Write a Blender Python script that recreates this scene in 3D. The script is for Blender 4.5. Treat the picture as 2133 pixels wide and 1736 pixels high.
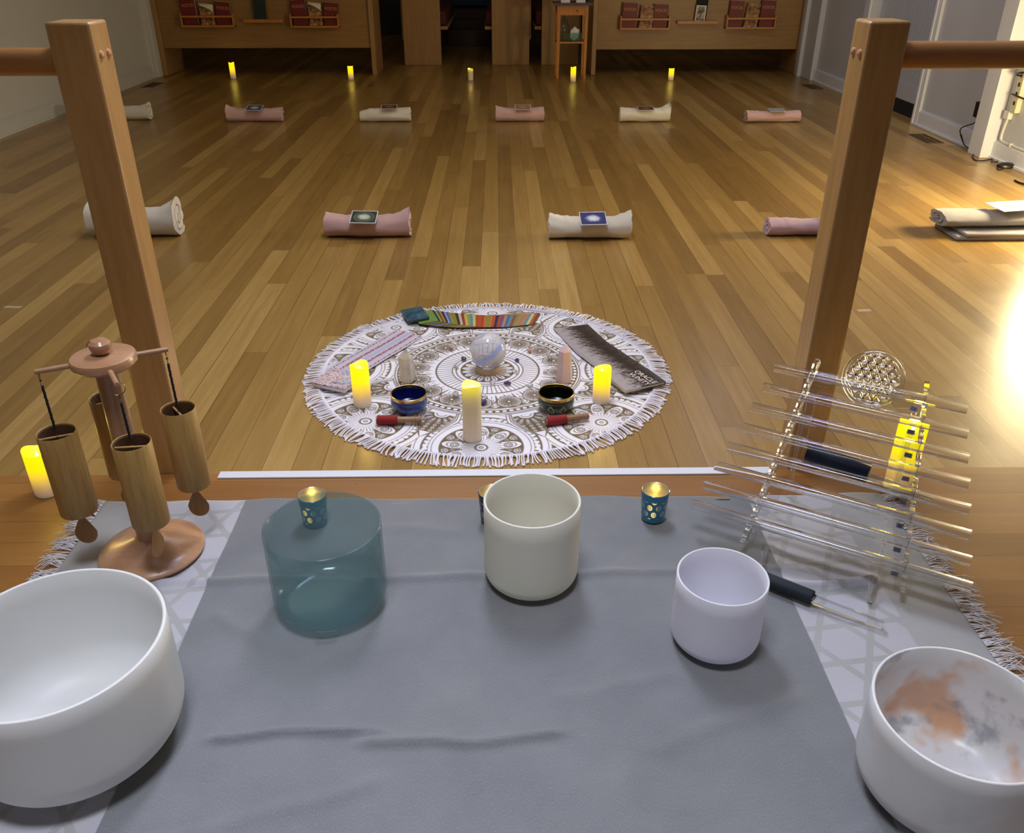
import bpy, math, random
import numpy as np
from mathutils import Vector, Matrix, noise
PI = math.pi
for o in list(bpy.data.objects): bpy.data.objects.remove(o)
SC = bpy.context.scene
COL = SC.collection
random.seed(7)

def lin(c):
    return tuple((v/255/12.92 if v/255 <= .04045 else ((v/255+.055)/1.055)**2.4) for v in c)

# ---------------------------------------------------------------- camera, world, lights, exposure
FL = -.17                                    # main floor lies one step below the platform (z = 0)
cam = bpy.data.objects.new('camera', bpy.data.cameras.new('camera')); COL.objects.link(cam)
cam.location = (0, 0, 1.2)
cam.rotation_euler = (math.radians(90-29.1), 0, math.radians(-.9))
cam.data.sensor_width = 36; cam.data.lens = 36*1774/2133; cam.data.clip_start = .05; cam.data.clip_end = 60
SC.camera = cam
w = bpy.data.worlds.new('world'); SC.world = w; w.use_nodes = True
w.node_tree.nodes['Background'].inputs[0].default_value = (.55, .62, .8, 1)
w.node_tree.nodes['Background'].inputs[1].default_value = .03
vs = SC.view_settings; vs.view_transform = 'Standard'; vs.look = 'None'; vs.gamma = 1; vs.use_curve_mapping = False
vs.exposure = 0.0

def area(name, loc, size, power, col, target=None, sy=None):
    l = bpy.data.lights.new(name, 'AREA'); l.energy = power; l.color = col
    l.shape = 'RECTANGLE'; l.size = size; l.size_y = sy or size
    o = bpy.data.objects.new(name, l); COL.objects.link(o); o.location = loc
    if target is not None:
        o.rotation_euler = (Vector(target)-Vector(loc)).to_track_quat('-Z', 'Y').to_euler()
    return o
def point(name, loc, power, col, r=.05):
    l = bpy.data.lights.new(name, 'POINT'); l.energy = power; l.color = col; l.shadow_soft_size = r
    o = bpy.data.objects.new(name, l); COL.objects.link(o); o.location = loc; return o
COOL = (.70, .78, 1.0)
area('platform_light', (-.05, 2.75, 2.55), .40, 46, (.76, .82, 1.0), (-.08, 2.1, 0), .9)
area('blue_ceiling_light', (.5, 1.9, 3.15), .16, 5, (.22, .34, 1.0), (.1, 1.5, 0), .16)
area('platform_light', (-.25, .60, 3.2), .7, 14, (.86, .89, 1.0), (-.25, .6, 0), .5).data.spread = math.radians(72)  # added fill over the platform, cone narrowed to spare the post fronts
area('hall_ceiling_light', (-.3, 4.6, 3.1), 2.2, 35, (1.0, .93, .80), (-.3, 4.6, 0), 1.6)
area('hall_side_light', (2.2, 7.6, 3.0), .7, 16, (.66, .74, 1.0), (3.6, 7.6, .5), .7)
point('floor_lamp_light', (3.25, 4.55, .42), 150, (1.0, .80, .45), .2)
point('hall_glow_light', (.2, 9.0, 2.5), 11, (1.0, .75, .45), .3)

# ---------------------------------------------------------------- material helpers
class NT:
    def __init__(s, m):
        m.use_nodes = True; s.t = m.node_tree; s.n = s.t.nodes; s.l = s.t.links
    def add(s, typ, **kw):
        nd = s.n.new(typ)
        for k, v in kw.items(): setattr(nd, k, v)
        return nd
    def put(s, sock, v):
        if isinstance(v, bpy.types.NodeSocket): s.l.new(v, sock)
        elif isinstance(v, (tuple, list)) and len(v) == 3 and sock.type == 'RGBA': sock.default_value = (*v, 1)
        else: sock.default_value = v
    def m(s, op, a, b=0.0, c=None):
        nd = s.add('ShaderNodeMath', operation=op); s.put(nd.inputs[0], a); s.put(nd.inputs[1], b)
        if c is not None: s.put(nd.inputs[2], c)
        return nd.outputs[0]
    def xyz(s, v):
        nd = s.add('ShaderNodeSeparateXYZ'); s.l.new(v, nd.inputs[0]); return nd.outputs
    def comb(s, x, y, z=0.0):
        nd = s.add('ShaderNodeCombineXYZ'); s.put(nd.inputs[0], x); s.put(nd.inputs[1], y); s.put(nd.inputs[2], z); return nd.outputs[0]
    def obj(s): return s.add('ShaderNodeTexCoord').outputs['Object']
    def noise(s, v, scale, detail=3, rough=.5):
        nd = s.add('ShaderNodeTexNoise'); s.put(nd.inputs['Vector'], v); nd.inputs['Scale'].default_value = scale
        nd.inputs['Detail'].default_value = detail; nd.inputs['Roughness'].default_value = rough; return nd.outputs['Fac']
    def white(s, v):
        nd = s.add('ShaderNodeTexWhiteNoise', noise_dimensions='3D'); s.put(nd.inputs['Vector'], v); return nd.outputs['Value']
    def mix(s, f, a, b):
        nd = s.add('ShaderNodeMix', data_type='RGBA'); s.put(nd.inputs['Factor'], f); s.put(nd.inputs[6], a); s.put(nd.inputs[7], b); return nd.outputs[2]
    def ramp(s, f, pts):
        nd = s.add('ShaderNodeValToRGB'); s.put(nd.inputs[0], f); e = nd.color_ramp.elements
        while len(e) < len(pts): e.new(.5)
        for q, (p, c) in zip(e, pts): q.position = p; q.color = (*c, 1)
        return nd.outputs[0]
    def step(s, x, a, b):
        nd = s.add('ShaderNodeMapRange', interpolation_type='SMOOTHSTEP'); s.put(nd.inputs[0], x); s.put(nd.inputs[1], a); s.put(nd.inputs[2], b); return nd.outputs[0]
    def bump(s, h, strength=.2, dist=.002):
        nd = s.add('ShaderNodeBump'); s.put(nd.inputs['Height'], h); nd.inputs['Strength'].default_value = strength
        nd.inputs['Distance'].default_value = dist; return nd.outputs[0]
def mat(name):
    m = bpy.data.materials.new(name); k = NT(m); k.b = k.n['Principled BSDF']; return m, k
def pset(k, **kw):
    for a, v in kw.items(): k.put(k.b.inputs[a.replace('_', ' ')], v)
def plain(name, c, rough=.5, metal=0.0, spec=.5, vary=.06, scale=30, em=None, es=0.0, sss=0.0):
    m, k = mat(name); c = lin(c)
    f = k.noise(k.obj(), scale)
    k.put(k.b.inputs['Base Color'], k.mix(f, tuple(v*(1-vary) for v in c), tuple(min(1, v*(1+vary)) for v in c)))
    pset(k, Roughness=rough, Metallic=metal); k.b.inputs['Specular IOR Level'].default_value = spec
    if em: k.put(k.b.inputs['Emission Color'], lin(em)); k.b.inputs['Emission Strength'].default_value = es
    return m
def wood(name, c1, c2, axis='z', rough=.4, sc=1.0, coat=0.0):
    m, k = mat(name); x, y, z = k.xyz(k.obj()); st = 14.0*sc; lg = 1.2*sc
    v = {'z': k.comb(k.m('MULTIPLY', x, st), k.m('MULTIPLY', y, st), k.m('MULTIPLY', z, lg)),
         'x': k.comb(k.m('MULTIPLY', x, lg), k.m('MULTIPLY', y, st), k.m('MULTIPLY', z, st)),
         'y': k.comb(k.m('MULTIPLY', x, st), k.m('MULTIPLY', y, lg), k.m('MULTIPLY', z, st))}[axis]
    f = k.noise(v, 3.0, 5, .6); g = k.noise(v, 22.0, 2, .5)
    f2 = k.m('ADD', k.m('MULTIPLY', f, .8), k.m('MULTIPLY', g, .2))
    k.put(k.b.inputs['Base Color'], k.ramp(f2, [(.3, lin(c2)), (.7, lin(c1))]))
    pset(k, Roughness=rough, Coat_Weight=coat, Coat_Roughness=.2); k.put(k.b.inputs['Normal'], k.bump(f2, .08)); return m
def planks(name, along, width, length, off, cols, rough, seam=.0011, grain=1.0):
    """floor boards: random tone per board, grain along it, dark seams"""
    m, k = mat(name); X, Y, Z = k.xyz(k.obj())
    if along == 'x': X, Y = Y, X
    u = k.m('DIVIDE', k.m('SUBTRACT', X, off), width); iu = k.m('FLOOR', u); fu = k.m('FRACT', u)
    r0 = k.white(k.comb(iu, 3.1, 0))
    v = k.m('DIVIDE', k.m('ADD', Y, k.m('MULTIPLY', r0, length*5)), length); iv = k.m('FLOOR', v); fv = k.m('FRACT', v)
    r = k.white(k.comb(iu, iv, 1.7)); r2 = k.white(k.comb(iu, iv, 9.3))
    gv = k.comb(k.m('ADD', k.m('MULTIPLY', X, 26), k.m('MULTIPLY', r, 50)), k.m('MULTIPLY', Y, 1.3), k.m('MULTIPLY', r2, 40))
    g = k.noise(gv, 1.6, 5, .62); fine = k.noise(k.comb(k.m('MULTIPLY', X, 260), k.m('MULTIPLY', Y, 7), r), 1.0, 2, .5)
    t = k.m('ADD', k.m('MULTIPLY', r, .46), k.m('ADD', k.m('MULTIPLY', g, .44*grain), k.m('MULTIPLY', fine, .14)))
    col = k.ramp(t, [(.18, lin(cols[0])), (.45, lin(cols[1])), (.66, lin(cols[2])), (.9, lin(cols[3]))])
    du = k.m('MULTIPLY', k.m('MINIMUM', fu, k.m('SUBTRACT', 1.0, fu)), width)
    dv = k.m('MULTIPLY', k.m('MINIMUM', fv, k.m('SUBTRACT', 1.0, fv)), length)
    wide = k.m('ADD', seam*.5, k.m('MULTIPLY', k.white(k.comb(iu, k.m('FLOOR', k.m('MULTIPLY', Y, .6)), 5)), seam*1.2))
    s = k.m('MULTIPLY', k.step(du, 0.0, wide), k.step(dv, 0.0, seam))
    col = k.mix(s, lin((62, 40, 20)), col)
    sp = k.step(k.noise(k.obj(), 23, 2, .7), .73, .78)                 # little dents and dark specks
    col = k.mix(k.m('MULTIPLY', sp, .5), col, lin((80, 55, 30)))
    k.put(k.b.inputs['Base Color'], col)
    k.put(k.b.inputs['Roughness'], k.m('ADD', rough, k.m('MULTIPLY', k.noise(k.obj(), 5, 4, .6), .14)))
    k.b.inputs['Specular IOR Level'].default_value = .6
    k.put(k.b.inputs['Normal'], k.bump(k.m('ADD', k.m('MULTIPLY', s, .35), k.m('MULTIPLY', g, .15)), .15, .001))
    return m
def clear(name, tint=(.96, .97, 1.0), rough=.03, ior=1.5, add=0.0, diff=None, dw=0.0):
    """thin clear plastic or glass: see-through with grazing reflections"""
    m = bpy.data.materials.new(name); k = NT(m); k.n.clear()
    out = k.add('ShaderNodeOutputMaterial'); tr = k.add('ShaderNodeBsdfTransparent'); tr.inputs[0].default_value = (*tint, 1)
    gl = k.add('ShaderNodeBsdfGlossy'); gl.inputs['Roughness'].default_value = rough
    fr = k.add('ShaderNodeLayerWeight'); fr.inputs[0].default_value = .5
    f = k.m('ADD', k.m('MULTIPLY', k.m('POWER', fr.outputs['Facing'], 4.0), (ior-1)*1.1), add+.03); mx = k.add('ShaderNodeMixShader'); k.l.new(f, mx.inputs[0])
    base = tr.outputs[0]
    if diff is not None:
        d = k.add('ShaderNodeBsdfDiffuse'); d.inputs[0].default_value = (*diff, 1)
        tl = k.add('ShaderNodeBsdfTranslucent'); tl.inputs[0].default_value = (*diff, 1)
        a = k.add('ShaderNodeMixShader'); a.inputs[0].default_value = .45; k.l.new(d.outputs[0], a.inputs[1]); k.l.new(tl.outputs[0], a.inputs[2])
        b = k.add('ShaderNodeMixShader'); b.inputs[0].default_value = dw; k.l.new(tr.outputs[0], b.inputs[1]); k.l.new(a.outputs[0], b.inputs[2]); base = b.outputs[0]
    k.l.new(base, mx.inputs[1]); k.l.new(gl.outputs[0], mx.inputs[2]); k.l.new(mx.outputs[0], out.inputs[0]); return m

# ---------------------------------------------------------------- mesh helpers
class MB:
    def __init__(s): s.v = []; s.f = []
    def add(s, vs_, fs):
        b = len(s.v); s.v += [tuple(p) for p in vs_]; s.f += [tuple(b+i for i in f) for f in fs]; return s
    def box(s, x0, x1, y0, y1, z0, z1, M=None):
        P = [Vector(p) for p in ((x0,y0,z0),(x1,y0,z0),(x1,y1,z0),(x0,y1,z0),(x0,y0,z1),(x1,y0,z1),(x1,y1,z1),(x0,y1,z1))]
        if M is not None: P = [M @ p for p in P]
        return s.add(P, [(0,3,2,1),(4,5,6,7),(0,1,5,4),(1,2,6,5),(2,3,7,6),(3,0,4,7)])
    def lathe(s, prof, n=48, c=(0,0,0), M=None, a0=0, closed=True):
        vs_ = []; fs = []
        for i in range(n):
            a = a0+2*PI*i/n
            for r, z in prof:
                p = Vector((r*math.cos(a), r*math.sin(a), z))
                if M is not None: p = M @ p
                vs_.append((p.x+c[0], p.y+c[1], p.z+c[2]))
        k = len(prof)
        for i in range(n):
            j = (i+1) % n
            for q in range(k-1): fs.append((i*k+q, j*k+q, j*k+q+1, i*k+q+1))
        if prof[0][0] > 1e-5 and closed: fs.append(tuple(i*k for i in range(n))[::-1])
        if prof[-1][0] > 1e-5 and closed: fs.append(tuple(i*k+k-1 for i in range(n)))
        return s.add(vs_, fs)
    def tube(s, pts, r, n=8, cap=True, loop=False):
        pts = [Vector(p) for p in pts]; m = len(pts); rr = r if isinstance(r, (list, tuple)) else [r]*m
        vs_ = []; up = None
        for i, p in enumerate(pts):
            d = (pts[(i+1) % m]-pts[i-1]) if loop else (pts[min(i+1, m-1)]-pts[max(i-1, 0)])
            d.normalize()
            if up is None: up = d.orthogonal().normalized()
            up = (up-d*up.dot(d)); up = up.normalized() if up.length > 1e-6 else d.orthogonal().normalized()
            q = d.cross(up)
            for j in range(n):
                a = 2*PI*j/n; vs_.append(p+(up*math.cos(a)+q*math.sin(a))*rr[i])
        fs = []
        for i in range(m if loop else m-1):
            a, b = i*n, ((i+1) % m)*n
            for j in range(n): fs.append((a+j, a+(j+1) % n, b+(j+1) % n, b+j))
        if cap and not loop: fs += [tuple(range(n))[::-1], tuple((m-1)*n+j for j in range(n))]
        return s.add(vs_, fs)
    def poly(s, pts, h, M=None):
        """flat outline (x,y) with thickness h along z"""
        n = len(pts); V = [Vector((x, y, 0)) for x, y in pts]+[Vector((x, y, h)) for x, y in pts]
        if M is not None: V = [M @ p for p in V]
        return s.add(V, [tuple(range(n))[::-1], tuple(range(n, 2*n))]+[(i, (i+1) % n, n+(i+1) % n, n+i) for i in range(n)])
def bev(o, wdt=.002, seg=2):
    m = o.modifiers.new('bevel', 'BEVEL'); m.width = wdt; m.segments = seg; m.limit_method = 'ANGLE'; m.angle_limit = math.radians(40); return o
def obj(name, mb, m, parent=None, loc=(0,0,0), rot=(0,0,0), smooth=True, bevel=0, label=None, cat=None, group=None, kind=None, ang=35):
    me = bpy.data.meshes.new(name); me.from_pydata(mb.v, [], mb.f); me.update()
    o = bpy.data.objects.new(name, me); COL.objects.link(o)
    for q in (m if isinstance(m, (list, tuple)) else [m]): me.materials.append(q)
    if smooth:
        me.polygons.foreach_set('use_smooth', [True]*len(me.polygons)); me.set_sharp_from_angle(angle=math.radians(ang))
    o.location = loc; o.rotation_euler = rot
    if parent: o.parent = parent
    if bevel: bev(o, bevel)
    return tag(o, label, cat, group, kind)
def tag(o, label=None, cat=None, group=None, kind=None):
    for k, v in (('label', label), ('category', cat), ('group', group), ('kind', kind)):
        if v: o[k] = v
    return o
def thing(name, label, cat, loc=(0,0,0), rot=(0,0,0), group=None):
    o = bpy.data.objects.new(name, None); COL.objects.link(o); o.location = loc; o.rotation_euler = rot; o.empty_display_size = .05
    return tag(o, label, cat, group)
def copy_tree(o, parent=None):
    c = o.copy(); COL.objects.link(c); c.parent = parent
    for ch in [q for q in bpy.data.objects if q.parent == o]: copy_tree(ch, c)
    return c
def text_mb(txt, size, M, ext=.0002):
    cu = bpy.data.curves.new('t', 'FONT'); cu.body = txt; cu.size = size; cu.extrude = ext; cu.align_x = 'CENTER'; cu.align_y = 'CENTER'
    t = bpy.data.objects.new('t', cu); COL.objects.link(t); bpy.context.view_layer.update()
    me = bpy.data.meshes.new_from_object(t.evaluated_get(bpy.context.evaluated_depsgraph_get()))
    mb = MB().add([M @ v.co for v in me.vertices], [tuple(p.vertices) for p in me.polygons])
    bpy.data.objects.remove(t); bpy.data.curves.remove(cu); bpy.data.meshes.remove(me); return mb
def frame(ex, ey, o):
    ex = Vector(ex).normalized(); ez = ex.cross(Vector(ey)).normalized(); ey = ez.cross(ex)
    M = Matrix((ex, ey, ez)).transposed().to_4x4(); M.translation = Vector(o); return M

# ================================================================ THE ROOM
M_floor = planks('hall_boards', 'y', .0887, 2.3, -.5335, [(122, 92, 46), (150, 117, 62), (168, 135, 76), (192, 160, 100)], .24)
M_plat = planks('platform_boards', 'x', .083, 2.6, 1.745, [(118, 76, 32), (140, 94, 44), (152, 106, 50), (168, 122, 62)], .30, .0008)
M_wall = plain('painted_wall', (205, 205, 202), .6, vary=.03, scale=4)
M_wallb = plain('painted_panel', (190, 192, 198), .55, vary=.03, scale=4)
M_dark = plain('dark_recess', (26, 24, 26), .8)
M_white = plain('white_paint', (215, 217, 225), .4, vary=.03)
st = dict(kind='structure', smooth=False)
PE = 1.862
obj('floor', MB().box(-5.2, 5.2, PE, 16, FL-.05, FL), M_floor, **st)
obj('floor', MB().box(-4.2, 3.9, -2.2, PE, -.05, 0), M_plat, **st)
obj('trim_1', MB().box(-4.2, 3.9, PE-.02, PE, FL, -.0501), M_plat, **st)
obj('trim_2', MB().box(-.725, .70, PE-.024, PE+.006, .0002, .0045), M_white, bevel=.001, **st)
obj('wall_left', MB().box(-4.2, -4.0, -2.2, 10.95, FL, 3.3), M_wall, **st)
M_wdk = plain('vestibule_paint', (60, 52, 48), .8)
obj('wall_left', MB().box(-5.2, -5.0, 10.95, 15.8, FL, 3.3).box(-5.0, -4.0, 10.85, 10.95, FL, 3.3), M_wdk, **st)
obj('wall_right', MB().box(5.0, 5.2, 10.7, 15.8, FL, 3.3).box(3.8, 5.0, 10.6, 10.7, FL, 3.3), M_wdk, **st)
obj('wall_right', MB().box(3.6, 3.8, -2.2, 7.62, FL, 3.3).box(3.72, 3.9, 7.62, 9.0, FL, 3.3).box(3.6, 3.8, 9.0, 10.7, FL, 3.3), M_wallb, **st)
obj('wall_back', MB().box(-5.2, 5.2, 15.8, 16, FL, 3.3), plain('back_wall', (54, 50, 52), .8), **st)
obj('wall_front', MB().box(-4.2, 3.9, -2.4, -2.2, FL, 3.3), plain('front_wall', (120, 112, 106), .7), **st)
obj('ceiling', MB().box(-5.2, 5.2, -2.4, 16, 3.3, 3.4), M_wall, **st)
def base(x0, x1, y0, y1, name, h=.115):
    b = MB().box(x0, x1, y0, y1, FL, FL+h); s = .008
    b.box(x0+(s if x0 > 0 else 0), x1-(s if x0 < 0 else 0), y0, y1, FL+h, FL+h+.012)
    b.box(x0-(.012 if x0 > 0 else 0), x1+(.012 if x0 < 0 else 0), y0, y1, FL, FL+.018)
    obj(name, b, M_white if x0 > 0 else M_wall, bevel=.002, **st)
base(-4.0, -3.978, PE, 10.6, 'baseboard_left')
base(3.578, 3.6, PE, 7.62, 'baseboard_right')
base(3.578, 3.6, 9.0, 10.24, 'baseboard_right')
obj('trim_3', MB().box(-4.0, -3.93, 10.65, 10.95, FL, 3.3).box(-4.0, -3.96, 10.58, 10.65, FL, 3.3), M_wall, bevel=.004, **st)   # casing on the left wall
# beadboard door set back in the right wall, black kick strip under it
bb = MB()
y = 7.64
while y < 8.96:
    bb.box(3.69, 3.72, y, y+.05, FL+.26, 3.3); y += .055
bb.box(3.685, 3.72, 7.62, 9.0, FL+.12, FL+.26)
obj('door_1', bb, M_wallb, **st)
obj('trim_4', MB().box(3.68, 3.72, 7.62, 9.0, FL, FL+.12), M_dark, **st)
obj('trim_5', MB().box(3.575, 3.6, 7.53, 7.62, FL, 3.3).box(3.565, 3.575, 7.59, 7.62, FL, 3.3), M_white, bevel=.003, **st)
obj('trim_6', MB().box(3.575, 3.6, 9.0, 9.12, FL, 3.3), M_white, bevel=.003, **st)
obj('trim_7', MB().box(3.5, 3.6, 6.28, 6.46, FL, 3.3), M_white, bevel=.004, **st)        # pilaster by the lit wall
obj('trim_8', MB().box(3.54, 3.6, 10.25, 10.6, FL, 3.3).box(3.5, 3.6, 10.6, 10.7, FL, 3.3), M_wallb, bevel=.004, **st)

M_post = wood('post_wood', (182, 142, 88), (160, 120, 70), 'z', .38, 1.2)
M_rail = wood('rail_wood', (176, 128, 80), (158, 108, 60), 'x', .22, 1.2, .3)
M_plug = plain('wood_plug', (198, 150, 108), .3)
def post(x0, x1, rz, sgn, label):
    t = thing('barre_post', label, 'post', ((x0+x1)/2, PE+.05, 0))
    h = (x1-x0)/2
    obj('post_body', MB().box(-h, h, -.044, .044, FL, 1.062), M_post, t, bevel=.006)
    pts = []
    b = MB().tube([(sgn*h, .005, rz), (sgn*1.9, .005, rz)], .0275, 24)
    obj('handrail', b, M_rail, t)
    for dy in (-.018, .018):                       # wooden plugs over the bolts
        p = MB().lathe([(.0001, .006), (.004, .0055), (.0075, .003), (.0085, 0)], 16, M=Matrix.Rotation(-sgn*PI/2, 4, 'Y'), c=(-sgn*h, dy, 1.0))
        obj('bolt_plug', p, M_plug, t)
post(-.90, -.81, .984, -1, 'tall square wooden post with round handrail, behind the bamboo chimes')
post(.75, .834, .994, 1, 'tall square wooden post with round handrail, behind the clear crystal harp')

# ================================================================ PEWS AND SIDE TABLE AT THE FAR END
M_pew = wood('pew_wood', (158, 120, 68), (134, 98, 54), 'x', .42, .8)
M_pewe = wood('pew_end_wood', (170, 134, 86), (146, 110, 66), 'z', .42, .8)
M_pine = wood('pine_wood', (196, 134, 62), (168, 106, 42), 'z', .4, 1.5)
M_red = plain('hymnal_cover', (112, 24, 20), .5)
M_page = plain('page_edges', (225, 220, 205), .7)
M_letter = plain('cover_letters', (188, 150, 110), .6)
M_teal = plain('dark_green_card', (24, 40, 42), .5)
M_seat = plain('pew_cushion', (84, 30, 26), .8)
def pew(name, label, x0, x1, y, panel_z, racks, cards):
    t = thing(name, label, 'pew', ((x0+x1)/2, y, FL)); cx = (x0+x1)/2
    def B(*a): return MB().box(a[0]-cx, a[1]-cx, a[2], a[3], a[4], a[5])
    for a in (x0, x1-.055):
        obj('pew_end', B(a, a+.055, 0, .62, 0, .92), M_pewe, t, bevel=.006)
    obj('backrest', B(x0+.055, x1-.055, .03, .065, panel_z-FL, .98), M_pew, t, bevel=.003)
    obj('seat', B(x0+.055, x1-.055, .07, .50, .40, .44), M_pew, t, bevel=.004)
    for rx, w_, z0 in racks:
        b = MB(); h = .105
        b.box(rx-cx, rx+w_-cx, -.065, -.05, z0-FL-.014, z0-FL+.006)                      # front bottom rail
        b.box(rx-cx, rx+w_-cx, -.065, -.05, z0-FL+h-.02, z0-FL+h)                    # front top rail
        b.box(rx-cx, rx+w_-cx, -.055, .03, z0-FL-.014, z0-FL)                       # floor of the rack
        for e in (rx, rx+w_-.016): b.box(e-cx, e+.016-cx, -.06, .03, z0-FL-.014, z0-FL+h+.025)
        obj('book_rack', b, M_pine, t, bevel=.002)
    for sx, w_, z0 in cards:
        obj('card_ledge', MB().box(sx-cx, sx+w_-cx, -.045, .03, z0-FL-.022, z0-FL).box(sx-cx, sx+w_-cx, -.05, -.042, z0-FL-.022, z0-FL+.012), M_pine, t, bevel=.002)
    return t
pew('pew', 'long pew beside the white left wall, three-slot book racks on its back', -3.93, -1.42, 10.76, .128, [(-3.60, .60, .372), (-2.36, .55, .364)], [(-2.89, .45, .425)])
pew('pew', 'long pew on the side of the cords, framed card standing on its back ledge', 1.10, 3.565, 10.76, .105, [(1.41, .57, .338), (2.63, .57, .345)], [(2.07, .47, .405)])
def book(x, z, w_, h, tilt, lean, cover, label, letters=True, y=10.745, th=.03):
    t = thing('hymn_book', label, 'book', (x, y, z), (math.radians(-lean), math.radians(tilt), 0), 'red hymn books in the pew racks' if cover is M_red else None)
    obj('book_cover', MB().box(0, w_, -th/2, -th/2+.003, 0, h).box(0, w_, th/2-.003, th/2, 0, h).box(0, .003, -th/2, th/2, 0, h), cover, t, smooth=False)
    obj('pages', MB().box(.003, w_-.003, -th/2+.003, th/2-.003, .003, h+.001), M_page, t, smooth=False)
    if letters:
        obj('title', text_mb('VOICES', .042, frame((1, 0, 0), (0, 0, 1), (w_/2, -th/2-.0008, h*.74))), M_letter, t, smooth=False)
    return t
Z = .378
for x, z, w_, h, tl, s_ in ((-3.57, Z, .165, .265, -4, 'leftmost in the rack nearest the left wall'), (-3.21, Z, .165, .245, 5, 'right one in the rack nearest the left wall'),
        (-2.33, Z-.008, .165, .262, -3, 'left one in the rack over the second candle'), (-1.985, Z-.008, .165, .245, 4, 'right one in the rack over the second candle'),
        (1.425, Z-.034, .17, .262, 2, 'left one in the rack beside the pine table'), (1.785, Z-.034, .165, .245, 2, 'right one in the rack beside the pine table'),
        (2.65, Z-.028, .165, .275, 2, 'left one in the rack by the right wall'), (3.01, Z-.028, .165, .28, 2, 'right one in the rack by the right wall')):
    book(x, z, w_, h, tl, 0, M_red, 'red hymn book, '+s_)
M_song, k = mat('song_cover')
k.put(k.b.inputs['Base Color'], k.ramp(k.noise(k.obj(), 22, 4, .7), [(.35, lin((48, 22, 16))), (.5, lin((150, 96, 48))), (.65, lin((196, 170, 120)))]))
for x, z, w_, h, tl, s_ in ((-3.38, Z, .16, .17, 0, 'curled'), (-2.15, Z-.008, .15, .19, 0, 'curled'), (1.625, Z-.034, .155, .235, 5, ''), (2.835, Z-.028, .155, .25, 6, '')):
    lab = 'brown and cream song book between red books in the rack ' + {-3.38: 'nearest the left wall', -2.15: 'over the second candle', 1.625: 'beside the pine table', 2.835: 'by the right wall'}[x]
    t = book(x, z, w_, h, tl, 0, M_song, lab, False, th=.022); t.name = 'song_book'; t['group'] = 'song books in the pew racks'
    if s_:
        b = MB(); n = 8
        for i in range(n+1):
            a = i/n; b.v += [(w_*a, -.012-.03*math.sin(PI*a), h+.03-.07*a*a), (w_*a, .0, h+.06-.02*a)]
        b.f = [(2*i, 2*i+2, 2*i+3, 2*i+1) for i in range(n)]
        o = obj('curled_page', b, M_page, t); o.modifiers.new('thick', 'SOLIDIFY').thickness = .002
obj('leaflet', MB().box(-.07, .07, -.006, .006, 0, .34), M_teal, None, (-2.70, 10.745, .4255), (0, .03, 0), label='dark green leaflet standing on the ledge of the left pew', cat='leaflet', bevel=.001)
obj('leaflet', MB().box(-.065, .065, 0, .008, 0, .34), M_dark, None, (2.335, 10.755, .4055), (0, .05, 0), label='black leaflet standing on the ledge behind the small framed picture', cat='leaflet', bevel=.001)
t = thing('framed_picture', 'small white-framed picture standing on the right pew ledge', 'picture', (2.325, 10.735, .4055), (0, .05, 0))
obj('picture_frame', MB().box(-.058, .058, -.005, .004, 0, .012).box(-.058, .058, -.005, .004, .158, .17).box(-.058, -.044, -.005, .004, .012, .158).box(.044, .058, -.005, .004, .012, .158), M_page, t, bevel=.001)
M_pic, k = mat('picture_print')
k.put(k.b.inputs['Base Color'], k.ramp(k.noise(k.obj(), 14, 3, .6), [(.38, lin((60, 52, 36))), (.5, lin((128, 118, 92))), (.6, lin((214, 208, 190)))]))
obj('picture_print', MB().box(-.044, .044, -.001, .003, .012, .158), M_pic, t, smooth=False)
# pews turned sideways in the middle: their broad end boards face the room
def side_pew(x0, x1, seat_side, label, y=11.7, seat=True):
    t = thing('side_pew', label, 'pew', ((x0+x1)/2, y, FL)); h = (x1-x0)/2
    obj('pew_end', MB().box(-h, h, 0, .05, 0, .95), M_pewe, t, bevel=.006)
    obj('backrest', MB().box(-seat_side*h-.02, -seat_side*h+.02, .05, 2.4, .3, .95), M_pew, t)
    if seat:
        a, b = sorted((-seat_side*h, seat_side*(h+.09)))
        obj('seat', MB().box(a, b, .05, 2.4, .41, .45), M_pewe, t, bevel=.01)
        obj('cushion', MB().box(a+.02, b-.02, .1, 2.3, .45, .62), M_seat, t, bevel=.03)
side_pew(-1.183, -.712, 1, 'sideways pew whose wide end board stands left of the dark aisle')
side_pew(-.071, .404, -1, 'sideways pew whose wide end board stands right of the dark aisle')
side_pew(.556, 1.03, -1, 'sideways pew half hidden behind the small pine table')
M_riser = plain('step_riser', (66, 52, 48), .7); M_blue = plain('blue_hanging', (44, 62, 98), .8)
obj('trim_9', MB().box(-.75, .0, 14.0, 14.3, FL, .06).box(-.75, 0, 14.3, 14.6, FL, .17).box(-.75, 0, 14.6, 15.8, FL, .30), M_riser, bevel=.01, **st)
obj('wall_hanging', MB().box(-.9, .1, 15.0, 15.04, .33, 1.3), M_blue, None, label='dim blue cloth panel at the end of the dark aisle', cat='cloth')
t = thing('side_table', 'small pine side table with a lower shelf between the pews', 'table', (.84, 10.45, FL))
for sx in (-1, 1):
    for sy in (0, 1):
        x = sx*.155; y = sy*.30
        obj('leg', MB().add([(x-.014, y-.014, 0), (x+.014, y-.014, 0), (x+.014, y+.014, 0), (x-.014, y+.014, 0), (x-.02, y-.02, .76), (x+.02, y-.02, .76), (x+.02, y+.02, .76), (x-.02, y+.02, .76)], [(0,3,2,1),(4,5,6,7),(0,1,5,4),(1,2,6,5),(2,3,7,6),(3,0,4,7)]), M_pine, t, bevel=.002)
obj('tabletop', MB().box(-.20, .20, -.04, .34, .76, .785), M_pine, t, bevel=.003)
obj('apron', MB().box(-.135, .135, -.012, .006, .665, .76), M_pine, t, smooth=False)
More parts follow.
